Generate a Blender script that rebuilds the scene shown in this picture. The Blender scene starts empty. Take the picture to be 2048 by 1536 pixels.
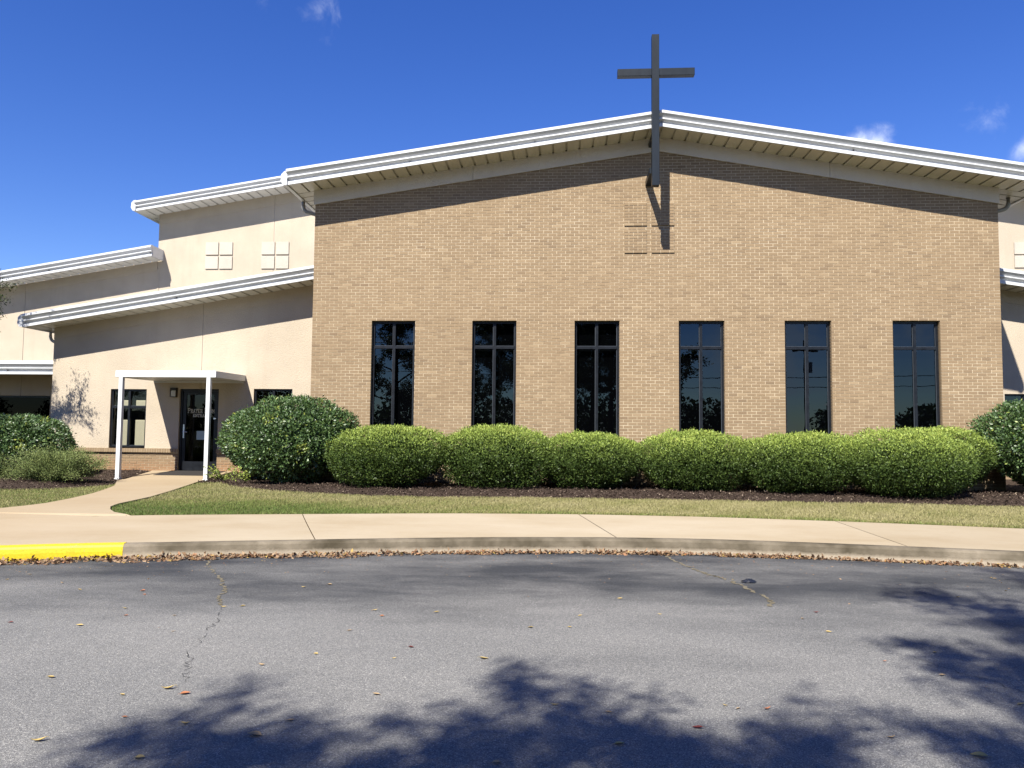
import bpy, math, random
import numpy as np
from mathutils import Vector, Matrix

R = math.radians
random.seed(7)
RNG = np.random.default_rng(7)
scene = bpy.context.scene
COL = scene.collection

# ------------------------------------------------------------------ camera
CAM = Vector((5.838, -17.484, 1.5))
YAW, PITCH, ROLL, FPX = -0.0661, 0.0613, 0.0094, 1538.66
def make_camera():
    cy, sy, cp, sp = math.cos(YAW), math.sin(YAW), math.cos(PITCH), math.sin(PITCH)
    fw = Vector((sy * cp, cy * cp, sp)); r = Vector((cy, -sy, 0)); u = r.cross(fw)
    c, s = math.cos(ROLL), math.sin(ROLL)
    r2 = c * r + s * u; u2 = -s * r + c * u
    cd = bpy.data.cameras.new('camera'); co = bpy.data.objects.new('camera', cd); COL.objects.link(co)
    cd.sensor_width = 36.0; cd.lens = FPX / 2048 * 36.0
    cd.clip_start = 0.05; cd.clip_end = 6000
    m = Matrix((r2, u2, -fw)).transposed().to_4x4(); m.translation = CAM
    co.matrix_world = m
    scene.camera = co
make_camera()

# ------------------------------------------------------------------ sun, sky, exposure
SA, SB = 0.35, 1.14                      # light travels along (SA, 1, -SB)
SUN_EL = math.atan2(SB, math.hypot(SA, 1)); SUN_ROT = math.atan2(-SA, -1)
sd = bpy.data.lights.new('sun', 'SUN'); sd.energy = 5.0; sd.angle = R(0.55); sd.color = (1.0, 0.95, 0.86)
so = bpy.data.objects.new('sun', sd); COL.objects.link(so)
so.rotation_euler = Vector((SA, 1, -SB)).to_track_quat('-Z', 'Y').to_euler()
so.location = (0, -20, 30)

world = bpy.data.worlds.new('World'); scene.world = world; world.use_nodes = True
def build_world():
    nt = world.node_tree; N = nt.nodes; L = nt.links
    bg = N['Background']; bg.inputs['Strength'].default_value = 0.075
    sky = N.new('ShaderNodeTexSky'); sky.sky_type = 'NISHITA'; sky.sun_disc = False
    sky.sun_elevation = SUN_EL; sky.sun_rotation = SUN_ROT
    sky.altitude = 200; sky.air_density = 1.0; sky.dust_density = 0.0; sky.ozone_density = 4.0
    hs = N.new('ShaderNodeHueSaturation'); hs.inputs['Saturation'].default_value = 1.28
    hs.inputs['Value'].default_value = 1.0; hs.inputs['Hue'].default_value = 0.522
    L.new(sky.outputs[0], hs.inputs['Color'])
    tc = N.new('ShaderNodeTexCoord')
    # clouds: soft noise, thick only around some patches of the sky
    n1 = N.new('ShaderNodeTexNoise'); n1.inputs['Scale'].default_value = 17.0; n1.inputs['Detail'].default_value = 10
    n1.inputs['Roughness'].default_value = 0.62; n1.inputs['Distortion'].default_value = 0.5
    L.new(tc.outputs['Generated'], n1.inputs['Vector'])
    def M(op, a, b=None, clamp=False):
        m = N.new('ShaderNodeMath'); m.operation = op; m.use_clamp = clamp
        for i, v in enumerate((a, b)):
            if v is None: continue
            if hasattr(v, 'is_linked'): L.new(v, m.inputs[i])
            else: m.inputs[i].default_value = v
        return m.outputs[0]
    tot = None
    blobs = [((-0.276, 0.834, 0.479), 0.06, 0.92), ((-0.334, 0.812, 0.478), 0.06, 0.8), ((0.335, 0.882, 0.331), 0.040, 1.5), ((0.350, 0.876, 0.329), 0.040, 1.5),
             ((0.45, 0.833, 0.322), 0.09, 0.76), ((0.482, 0.823, 0.302), 0.04, 1.1),
             # the part of the sky behind the photographer, seen in the glass
             ((0.36, -0.91, 0.19), 0.16, 1.4), ((0.25, -0.95, 0.10), 0.18, 1.5), ((0.45, -0.88, 0.12), 0.18, 1.4),
             ((0.05, -0.97, 0.2), 0.25, 1.3), ((-0.3, -0.92, 0.22), 0.25, 1.3), ((0.75, -0.6, 0.25), 0.3, 1.3), ((-0.75, -0.6, 0.2), 0.3, 1.3)]
    for d, rad, w in blobs:
        v = N.new('ShaderNodeVectorMath'); v.operation = 'DISTANCE'
        L.new(tc.outputs['Generated'], v.inputs[0]); v.inputs[1].default_value = Vector(d).normalized()
        g = M('MULTIPLY', v.outputs['Value'], 1.0 / rad)
        g = M('SUBTRACT', 1.0, g, True)
        g = M('MULTIPLY', g, w)
        tot = g if tot is None else M('MAXIMUM', tot, g)
    k = M('ADD', M('MULTIPLY', tot, 0.62), n1.outputs['Fac'])
    k = M('MULTIPLY', M('SUBTRACT', k, 0.86), 2.6, True)
    k = M('MULTIPLY', M('MULTIPLY', k, k), 0.62)
    k = M('MULTIPLY', k, M('MULTIPLY', tot, 3.0, True))
    mx = N.new('ShaderNodeMixRGB'); L.new(k, mx.inputs['Fac']); L.new(hs.outputs[0], mx.inputs['Color1'])
    mx.inputs['Color2'].default_value = (6.6, 7.1, 8.3, 1)
    L.new(mx.outputs[0], bg.inputs['Color'])
build_world()
vs = scene.view_settings
scene.display_settings.display_device = 'sRGB'
vs.view_transform = 'Standard'; vs.look = 'None'; vs.exposure = 1.22; vs.gamma = 1.0; vs.use_curve_mapping = False
scene.cycles.max_bounces = 8; scene.cycles.transparent_max_bounces = 12
scene.cycles.caustics_reflective = False; scene.cycles.caustics_refractive = False

# ------------------------------------------------------------------ materials
def mat(name, color, rough=0.7, spec=0.5, metallic=0.0):
    m = bpy.data.materials.new(name); m.use_nodes = True
    b = m.node_tree.nodes['Principled BSDF']
    b.inputs['Base Color'].default_value = (*color, 1); b.inputs['Roughness'].default_value = rough
    b.inputs['Specular IOR Level'].default_value = spec; b.inputs['Metallic'].default_value = metallic
    return m
def node(m, t, **kw):
    n = m.node_tree.nodes.new(t)
    for k, v in kw.items():
        if k in n.inputs: n.inputs[k].default_value = v
        else: setattr(n, k, v)
    return n
def link(m, a, b): m.node_tree.links.new(a, b)
def bsdf(m): return m.node_tree.nodes['Principled BSDF']
def ramp(m, fac, stops):
    r = node(m, 'ShaderNodeValToRGB'); e = r.color_ramp.elements
    while len(e) < len(stops): e.new(0.5)
    for i, (p, c) in enumerate(stops):
        e[i].position = p; e[i].color = (*c, 1) if len(c) == 3 else c
    link(m, fac, r.inputs[0]); return r.outputs[0]
def noise(m, scale, detail=4, rough=0.55, vec=None, dist=0.0):
    n = node(m, 'ShaderNodeTexNoise', Scale=scale, Detail=detail, Roughness=rough, Distortion=dist)
    if vec is None:
        tc = node(m, 'ShaderNodeNewGeometry'); vec = tc.outputs['Position']
    link(m, vec, n.inputs['Vector']); return n.outputs['Fac']
def scaled_pos(m, s):
    g = node(m, 'ShaderNodeNewGeometry'); mp = node(m, 'ShaderNodeMapping'); mp.inputs['Scale'].default_value = s
    link(m, g.outputs['Position'], mp.inputs['Vector']); return mp.outputs[0]
def mix(m, fac, a, b, mode='MIX'):
    n = node(m, 'ShaderNodeMixRGB', blend_type=mode)
    for i, v in enumerate((fac, a, b)):
        if hasattr(v, 'is_linked'): link(m, v, n.inputs[i])
        elif isinstance(v, (int, float)): n.inputs[i].default_value = v
        else: n.inputs[i].default_value = (*v, 1)
    return n.outputs[0]
def math_n(m, op, a, b=0.0, clamp=False):
    n = node(m, 'ShaderNodeMath', operation=op, use_clamp=clamp)
    for i, v in enumerate((a, b)):
        if hasattr(v, 'is_linked'): link(m, v, n.inputs[i])
        else: n.inputs[i].default_value = v
    return n.outputs[0]
def bump(m, h, strength=0.3, dist=0.01):
    b = node(m, 'ShaderNodeBump', Strength=strength, Distance=dist)
    link(m, h, b.inputs['Height']); link(m, b.outputs[0], bsdf(m).inputs['Normal'])
def tint(m): return node(m, 'ShaderNodeAttribute', attribute_name='tint').outputs['Fac']

def m_stucco(name, c, var=0.10):
    m = mat(name, c, 0.9, 0.2)
    a = noise(m, 0.9, 5); col = mix(m, ramp(m, a, [(0.35, (0, 0, 0)), (0.7, (1, 1, 1))]), tuple(x * (1 - var) for x in c), tuple(min(1, x * (1 + var * .5)) for x in c))
    streak = noise(m, 1.0, 6, 0.6, scaled_pos(m, (3.0, 3.0, 0.25)))
    col = mix(m, math_n(m, 'MULTIPLY', ramp(m, streak, [(0.52, (0, 0, 0)), (0.75, (1, 1, 1))]), 0.18), col, (c[0] * .62, c[1] * .6, c[2] * .56))
    link(m, col, bsdf(m).inputs['Base Color'])
    bump(m, noise(m, 42, 5, 0.65), 0.8, 0.016); return m
MT = {}
MT['stucco'] = m_stucco('stucco', (0.605, 0.516, 0.398))
MT['stucco_tile'] = m_stucco('stucco_tile', (0.62, 0.56, 0.47), 0.12)
MT['frieze'] = m_stucco('frieze', (0.66, 0.60, 0.52), 0.05)

def m_brick():
    m = mat('brick', (0.3, 0.2, 0.12), 0.88, 0.25)
    t = tint(m)
    col = ramp(m, t, [(0.0, (0.205, 0.133, 0.067)), (0.3, (0.285, 0.193, 0.099)), (0.65, (0.338, 0.234, 0.123)), (0.88, (0.395, 0.282, 0.155)), (1.0, (0.47, 0.345, 0.198))])
    n = noise(m, 140, 3, 0.7); col = mix(m, 0.22, col, mix(m, n, (0.12, 0.08, 0.05), (0.62, 0.48, 0.34)))
    big = noise(m, 0.55, 5, 0.6); col = mix(m, 0.30, col, mix(m, big, (0.20, 0.145, 0.10), (0.46, 0.34, 0.22)))
    g = node(m, 'ShaderNodeNewGeometry'); sp = node(m, 'ShaderNodeSeparateXYZ'); link(m, g.outputs['Position'], sp.inputs[0])
    # red clay splashed up at the foot of the wall
    st = math_n(m, 'MULTIPLY', math_n(m, 'SUBTRACT', 0.72, sp.outputs['Z']), 2.6, True)
    st = math_n(m, 'MULTIPLY', math_n(m, 'MULTIPLY', st, noise(m, 2.2, 4), True), math_n(m, 'LESS_THAN', sp.outputs['X'], -.01))
    col = mix(m, math_n(m, 'MULTIPLY', st, 1.2, True), col, (0.40, 0.19, 0.085))
    link(m, col, bsdf(m).inputs['Base Color']); bump(m, n, 0.35, 0.004); return m
MT['brick'] = m_brick()
def m_mortar():
    m = mat('mortar', (0.62, 0.5, 0.36), 0.95, 0.1)
    n = math_n(m, 'ADD', math_n(m, 'MULTIPLY', noise(m, 5.0, 6, 0.7), .55), math_n(m, 'MULTIPLY', noise(m, 0.45, 5, 0.65), .45))
    col = ramp(m, n, [(0.40, (0.46, 0.355, 0.235)), (0.5, (0.65, 0.53, 0.365)), (0.60, (0.80, 0.68, 0.49))])
    link(m, col, bsdf(m).inputs['Base Color']); bump(m, noise(m, 160, 3), 0.4, 0.004); return m
MT['mortar'] = m_mortar()
def m_white(name, c=(0.54, 0.55, 0.56), rough=0.45):
    m = mat(name, c, rough, 0.5)
    n = noise(m, 1.3, 6, 0.65, scaled_pos(m, (1.0, 1.0, 4.0)))
    link(m, ramp(m, n, [(0.3, tuple(x * .84 for x in c)), (0.6, c)]), bsdf(m).inputs['Base Color']); return m
MT['white'] = m_white('white_metal')
MT['cream'] = m_white('soffit_metal', (0.70, 0.665, 0.56), 0.45)
MT['cream_bounce'] = m_white('soffit_metal_bounce', (0.78, 0.77, 0.73), 0.45)  # same soffit panels; the two tones imitate light bounced off the walls
MT['roof'] = m_white('roof_metal', (0.62, 0.63, 0.64), 0.4)
def m_frame():
    m = mat('bronze_frame', (0.012, 0.014, 0.018), 0.36, 0.28)
    n = noise(m, 8, 5); link(m, ramp(m, n, [(0.3, (0.004, 0.005, 0.007)), (0.7, (0.010, 0.012, 0.016))]), bsdf(m).inputs['Base Color']); return m
MT['frame'] = m_frame()
def m_glass(name, tr, refl, glossy=(0.9, 0.95, 1.0)):
    m = bpy.data.materials.new(name); m.use_nodes = True; nt = m.node_tree; nt.nodes.clear()
    out = nt.nodes.new('ShaderNodeOutputMaterial'); t = nt.nodes.new('ShaderNodeBsdfTransparent'); t.inputs[0].default_value = (*tr, 1)
    g = nt.nodes.new('ShaderNodeBsdfGlossy'); g.inputs['Roughness'].default_value = 0.0; g.inputs[0].default_value = (*glossy, 1)
    geo = nt.nodes.new('ShaderNodeNewGeometry')
    nz = nt.nodes.new('ShaderNodeTexNoise'); nz.inputs['Scale'].default_value = 1.6; nz.inputs['Detail'].default_value = 2
    nt.links.new(geo.outputs['Position'], nz.inputs['Vector'])
    bp = nt.nodes.new('ShaderNodeBump'); bp.inputs['Strength'].default_value = 0.025; bp.inputs['Distance'].default_value = 0.02
    nt.links.new(nz.outputs['Fac'], bp.inputs['Height']); nt.links.new(bp.outputs[0], g.inputs['Normal'])
    f = nt.nodes.new('ShaderNodeFresnel'); f.inputs['IOR'].default_value = 1.5
    ad = nt.nodes.new('ShaderNodeMath'); ad.operation = 'ADD'; ad.inputs[1].default_value = refl; ad.operation = 'MULTIPLY'; ad.use_clamp = True
    bf = nt.nodes.new('ShaderNodeMath'); bf.operation = 'SUBTRACT'; bf.inputs[0].default_value = 1.0; nt.links.new(geo.outputs['Backfacing'], bf.inputs[1])
    fm = nt.nodes.new('ShaderNodeMath'); fm.operation = 'MULTIPLY'; nt.links.new(f.outputs[0], fm.inputs[0]); nt.links.new(bf.outputs[0], fm.inputs[1])
    nt.links.new(fm.outputs[0], ad.inputs[0])
    mx = nt.nodes.new('ShaderNodeMixShader'); nt.links.new(ad.outputs[0], mx.inputs[0]); nt.links.new(t.outputs[0], mx.inputs[1]); nt.links.new(g.outputs[0], mx.inputs[2])
    nt.links.new(mx.outputs[0], out.inputs[0]); return m
MT['glass'] = m_glass('tinted_glass', (0.11, 0.12, 0.14), 1.25, (0.62, 0.80, 1.0))
MT['glass_clear'] = m_glass('clear_glass', (0.78, 0.80, 0.77), 0.7)
MT['glass_door'] = m_glass('door_glass', (0.10, 0.11, 0.12), 0.45)
MT['glass_porch'] = m_glass('porch_glass', (0.06, 0.06, 0.06), 0.12)
MT['room'] = mat('room_dark', (0.02, 0.02, 0.022), 0.9, 0.1)
MT['blind_dark'] = mat('blind_dark', (0.05, 0.05, 0.05), 0.7, 0.3)
MT['blind'] = mat('blind_tan', (0.50, 0.45, 0.34), 0.7, 0.3)
def m_steel():
    m = mat('painted_steel', (0.045, 0.058, 0.072), 0.38, 0.22)
    n = noise(m, 2.5, 6, 0.7, scaled_pos(m, (2, 2, .6)))
    link(m, ramp(m, n, [(0.3, (0.006, 0.009, 0.013)), (0.7, (0.012, 0.017, 0.023))]), bsdf(m).inputs['Base Color']); return m
MT['steel'] = m_steel()
MT['letter'] = mat('vinyl_letter', (0.62, 0.60, 0.50), 0.6, 0.3)
MT['decal'] = mat('pale_decal', (0.30, 0.32, 0.33), 0.6, 0.3)
MT['paper'] = mat('notice_paper', (0.45, 0.58, 0.60), 0.6, 0.3)
MT['chrome'] = mat('handle_steel', (0.55, 0.56, 0.58), 0.3, 0.5, 1.0)
MT['lamp_shade'] = mat('lamp_opal', (0.72, 0.68, 0.58), 0.3, 0.5)
MT['bronze'] = mat('lamp_bronze', (0.03, 0.022, 0.015), 0.5, 0.4)
MT['mat'] = mat('rubber_mat', (0.055, 0.05, 0.047), 0.95, 0.1)
MT['downspout'] = m_white('downspout_metal', (0.40, 0.39, 0.36), 0.45)

def m_asphalt():
    m = mat('asphalt', (0.1, 0.1, 0.1), 0.85, 0.35)
    g = node(m, 'ShaderNodeNewGeometry'); sp = node(m, 'ShaderNodeSeparateXYZ'); link(m, g.outputs['Position'], sp.inputs[0])
    # the sealed coat is still dark along the kerb where nobody drives, and worn grey in the lane
    wear = math_n(m, 'MULTIPLY', math_n(m, 'SUBTRACT', -9.2, sp.outputs['Y']), 0.36)
    wear = math_n(m, 'ADD', wear, math_n(m, 'MULTIPLY', math_n(m, 'SUBTRACT', noise(m, 0.42, 5, 0.6, scaled_pos(m, (0.6, 1.5, 1))), 0.5), 2.4), False)
    wear = math_n(m, 'ADD', wear, 0.0, True)
    base = mix(m, wear, (0.046, 0.050, 0.057), (0.250, 0.248, 0.240))
    pat = ramp(m, noise(m, 0.9, 6, 0.62, scaled_pos(m, (0.5, 1.1, 1))), [(0.42, (0, 0, 0)), (0.66, (1, 1, 1))])
    base = mix(m, math_n(m, 'MULTIPLY', pat, 0.5), base, (0.33, 0.322, 0.305))
    v = node(m, 'ShaderNodeTexVoronoi', Scale=190.0); link(m, g.outputs['Position'], v.inputs['Vector'])
    sp2 = node(m, 'ShaderNodeSeparateColor'); link(m, v.outputs['Color'], sp2.inputs[0])
    stone = ramp(m, sp2.outputs[0], [(0.0, (0.52, 0.52, 0.53)), (0.45, (0.88, 0.88, 0.88)), (0.75, (1.12, 1.12, 1.11)), (0.93, (1.45, 1.43, 1.40)), (1.0, (2.2, 2.15, 2.05))])
    col = mix(m, 1.0, base, stone, 'MULTIPLY')
    fine = noise(m, 420, 2); col = mix(m, 1.0, col, ramp(m, fine, [(0.3, (0.72, 0.72, 0.72)), (0.7, (1.25, 1.25, 1.25))]), 'MULTIPLY')
    link(m, col, bsdf(m).inputs['Base Color'])
    bump(m, v.outputs['Distance'], 0.6, 0.006); return m
MT['asphalt'] = m_asphalt()
def m_concrete():
    m = mat('concrete', (0.5, 0.42, 0.3), 0.9, 0.2)
    n = noise(m, 0.7, 7, 0.62, scaled_pos(m, (.7, 1.3, 1)))
    col = ramp(m, n, [(0.28, (0.43, 0.335, 0.205)), (0.5, (0.52, 0.43, 0.295)), (0.72, (0.58, 0.495, 0.36))])
    g = node(m, 'ShaderNodeNewGeometry'); sp = node(m, 'ShaderNodeSeparateXYZ'); link(m, g.outputs['Position'], sp.inputs[0])
    tan = math_n(m, 'MULTIPLY', math_n(m, 'SUBTRACT', 1.5, sp.outputs['X']), 0.22, True)
    col = mix(m, math_n(m, 'MULTIPLY', tan, 0.55), col, (0.50, 0.355, 0.195))
    f = noise(m, 60, 6, 0.7); col = mix(m, 0.22, col, mix(m, f, (0.26, 0.20, 0.13), (0.74, 0.65, 0.5)))
    spk = noise(m, 9, 6, 0.7, scaled_pos(m, (.5, 2.2, 1))); col = mix(m, math_n(m, 'MULTIPLY', ramp(m, spk, [(0.58, (0, 0, 0)), (0.72, (1, 1, 1))]), 0.25), col, (0.30, 0.23, 0.15))
    oi = node(m, 'ShaderNodeObjectInfo'); col = mix(m, 1.0, col, ramp(m, oi.outputs['Random'], [(0.0, (0.90, 0.89, 0.87)), (1.0, (1.06, 1.06, 1.07))]), 'MULTIPLY')
    link(m, col, bsdf(m).inputs['Base Color']); bump(m, f, 0.25, 0.003); return m
MT['concrete'] = m_concrete()
def m_kerb():
    m = mat('kerb_concrete', (0.3, 0.26, 0.2), 0.95, 0.2)
    g = node(m, 'ShaderNodeNewGeometry'); sp = node(m, 'ShaderNodeSeparateXYZ'); link(m, g.outputs['Position'], sp.inputs[0])
    n = noise(m, 7, 7, 0.72, scaled_pos(m, (1.4, 1.4, .45)))
    # old algae stain hanging from the nose of the kerb, thinner towards the right
    top = math_n(m, 'MULTIPLY', math_n(m, 'SUBTRACT', sp.outputs['Z'], 0.035), 12.0, True)
    k = math_n(m, 'MULTIPLY', math_n(m, 'ADD', n, 0.12), top); k = math_n(m, 'MULTIPLY', k, 3.0, True)
    patch = ramp(m, noise(m, 1.1, 4, 0.6), [(0.30, (0.30, 0.30, 0.30)), (0.62, (1, 1, 1))])
    k = math_n(m, 'MULTIPLY', k, patch)
    col = mix(m, k, mix(m, noise(m, 30, 5, .7), (0.38, 0.32, 0.235), (0.62, 0.53, 0.41)), (0.085, 0.07, 0.045))
    link(m, col, bsdf(m).inputs['Base Color']); bump(m, noise(m, 70, 5, 0.7), 0.7, 0.008); return m
MT['kerb'] = m_kerb()
def m_yellow():
    m = mat('yellow_paint', (0.72, 0.50, 0.01), 0.55, 0.4)
    n = noise(m, 45, 5, 0.7); col = ramp(m, n, [(0.25, (0.62, 0.41, 0.012)), (0.5, (0.88, 0.65, 0.014)), (0.8, (0.92, 0.71, 0.03))])
    ch = math_n(m, 'MULTIPLY', noise(m, 22, 6, .75), noise(m, 2.3, 4)); col = mix(m, ramp(m, ch, [(0.355, (0, 0, 0)), (0.385, (1, 1, 1))]), col, (0.36, 0.30, 0.22))
    dirt = ramp(m, noise(m, 5, 6, .7, scaled_pos(m, (1, 1, .5))), [(0.55, (0, 0, 0)), (0.8, (1, 1, 1))]); col = mix(m, math_n(m, 'MULTIPLY', dirt, .35), col, (0.34, 0.22, 0.03)); link(m, col, bsdf(m).inputs['Base Color'])
    bump(m, n, 0.6, 0.006); return m
MT['yellow'] = m_yellow()
def m_soil(name, stops, sc):
    m = mat(name, (0.1, 0.07, 0.05), 0.95, 0.1)
    n = noise(m, sc, 7, 0.75); link(m, ramp(m, n, stops), bsdf(m).inputs['Base Color']); bump(m, n, 0.9, 0.03); return m
MT['mulch'] = m_soil('mulch_bed', [(0.3, (0.030, 0.021, 0.016)), (0.55, (0.085, 0.060, 0.045)), (0.75, (0.17, 0.125, 0.095))], 26)
MT['turf'] = m_soil('turf_base', [(0.3, (0.09, 0.10, 0.035)), (0.55, (0.20, 0.19, 0.08)), (0.75, (0.30, 0.27, 0.14))], 18)
MT['earth'] = m_soil('far_ground', [(0.3, (0.05, 0.055, 0.025)), (0.6, (0.11, 0.11, 0.05))], 2.0)
MT['sand'] = m_soil('crack_sand', [(0.3, (0.22, 0.19, 0.13)), (0.7, (0.42, 0.37, 0.26))], 60)
MT['crack'] = mat('crack_dark', (0.018, 0.018, 0.02), 0.95, 0.1)
MT['joint'] = mat('joint_dark', (0.10, 0.075, 0.045), 0.95, 0.1)
def m_leaf(name, stops, gloss=0.4, rough=0.45, trans=0.28):
    m = mat(name, (0.1, 0.15, 0.05), rough, gloss)
    c = ramp(m, tint(m), stops); link(m, c, bsdf(m).inputs['Base Color'])
    nt = m.node_tree; t = nt.nodes.new('ShaderNodeBsdfTranslucent'); mx = nt.nodes.new('ShaderNodeMixShader'); mx.inputs[0].default_value = trans
    hs = nt.nodes.new('ShaderNodeHueSaturation'); hs.inputs['Value'].default_value = 1.25; hs.inputs['Hue'].default_value = 0.485
    link(m, c, hs.inputs['Color']); link(m, hs.outputs[0], t.inputs[0])
    link(m, bsdf(m).outputs[0], mx.inputs[1]); link(m, t.outputs[0], mx.inputs[2])
    link(m, mx.outputs[0], nt.nodes['Material Output'].inputs[0]); return m
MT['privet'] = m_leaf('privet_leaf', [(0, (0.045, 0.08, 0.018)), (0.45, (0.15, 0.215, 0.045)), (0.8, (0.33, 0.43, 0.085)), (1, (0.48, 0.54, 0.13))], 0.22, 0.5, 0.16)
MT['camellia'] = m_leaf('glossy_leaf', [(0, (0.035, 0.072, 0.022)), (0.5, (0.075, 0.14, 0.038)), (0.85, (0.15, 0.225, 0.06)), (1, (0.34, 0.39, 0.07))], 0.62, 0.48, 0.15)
MT['juniper'] = m_leaf('juniper_needle', [(0, (0.05, 0.08, 0.028)), (0.5, (0.125, 0.17, 0.055)), (1, (0.25, 0.29, 0.10))], 0.2, 0.6, 0.15)
MT['oak'] = m_leaf('tree_leaf', [(0, (0.03, 0.045, 0.015)), (0.6, (0.07, 0.10, 0.03)), (1, (0.14, 0.16, 0.05))], 0.35, 0.45)
MT['grass'] = m_leaf('grass_blade', [(0, (0.12, 0.19, 0.045)), (0.35, (0.21, 0.275, 0.07)), (0.65, (0.38, 0.36, 0.145)), (1, (0.55, 0.49, 0.26))], 0.2, 0.6)
MT['litter'] = m_leaf('dry_leaf', [(0, (0.075, 0.04, 0.025)), (0.3, (0.19, 0.10, 0.055)), (0.55, (0.33, 0.21, 0.12)), (0.84, (0.46, 0.32, 0.20)), (0.96, (0.48, 0.20, 0.09)), (1, (0.55, 0.38, 0.12))], 0.2, 0.7, 0.1)
MT['chip'] = m_leaf('mulch_chip', [(0, (0.022, 0.015, 0.012)), (0.5, (0.075, 0.05, 0.038)), (0.85, (0.17, 0.125, 0.10)), (1, (0.38, 0.30, 0.22))], 0.15, 0.9, 0.0)
MT['bark'] = m_soil('bark', [(0.3, (0.05, 0.04, 0.03)), (0.7, (0.15, 0.12, 0.095))], 14)
MT['leaf_yellow'] = mat('yellow_leaf', (0.62, 0.46, 0.17), 0.6, 0.3)
MT['leaf_tan'] = mat('tan_leaf', (0.50, 0.36, 0.20), 0.7, 0.2)
MT['leaf_orange'] = mat('orange_leaf', (0.50, 0.20, 0.09), 0.6, 0.3)
MT['leaf_red'] = mat('dark_red_leaf', (0.20, 0.045, 0.035), 0.6, 0.3)
MT['plastic'] = mat('black_plastic', (0.012, 0.014, 0.02), 0.3, 0.5)
MT['wood'] = m_soil('pole_wood', [(0.3, (0.09, 0.07, 0.05)), (0.7, (0.17, 0.14, 0.11))], 6)

# the photograph is exposed for the shade: real albedos lie below the values sunlit surfaces show
def calm(k, names):
    for n in names:
        nt = MT[n].node_tree
        for nd in list(nt.nodes):
            sock = nd.inputs.get('Base Color') if nd.type == 'BSDF_PRINCIPLED' else (nd.inputs.get('Color') if nd.type == 'BSDF_TRANSLUCENT' else None)
            if sock is None: continue
            if sock.is_linked:
                src = sock.links[0].from_socket; mx = nt.nodes.new('ShaderNodeMixRGB'); mx.blend_type = 'MULTIPLY'; mx.inputs[0].default_value = 1.0
                mx.inputs[2].default_value = (k, k, k, 1); nt.links.new(src, mx.inputs[1]); nt.links.new(mx.outputs[0], sock)
            else:
                c = sock.default_value; sock.default_value = (c[0] * k, c[1] * k, c[2] * k, 1)
calm(0.62, [n for n in MT if not n.startswith('glass') and n not in ('white', 'frame', 'room', 'plastic', 'steel', 'chrome', 'cream', 'cream_bounce', 'frieze', 'letter', 'privet', 'camellia', 'blind', 'grass', 'juniper', 'brick', 'stucco', 'stucco_tile', 'asphalt')])
calm(0.76, ['privet'])
calm(0.69, ['stucco', 'stucco_tile'])
calm(0.84, ['camellia', 'blind'])
calm(0.88, ['juniper'])
calm(0.655, ['brick'])
calm(0.63, ['asphalt'])
calm(0.68, ['grass'])
calm(0.80, ['cream', 'cream_bounce', 'frieze', 'letter'])
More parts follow.
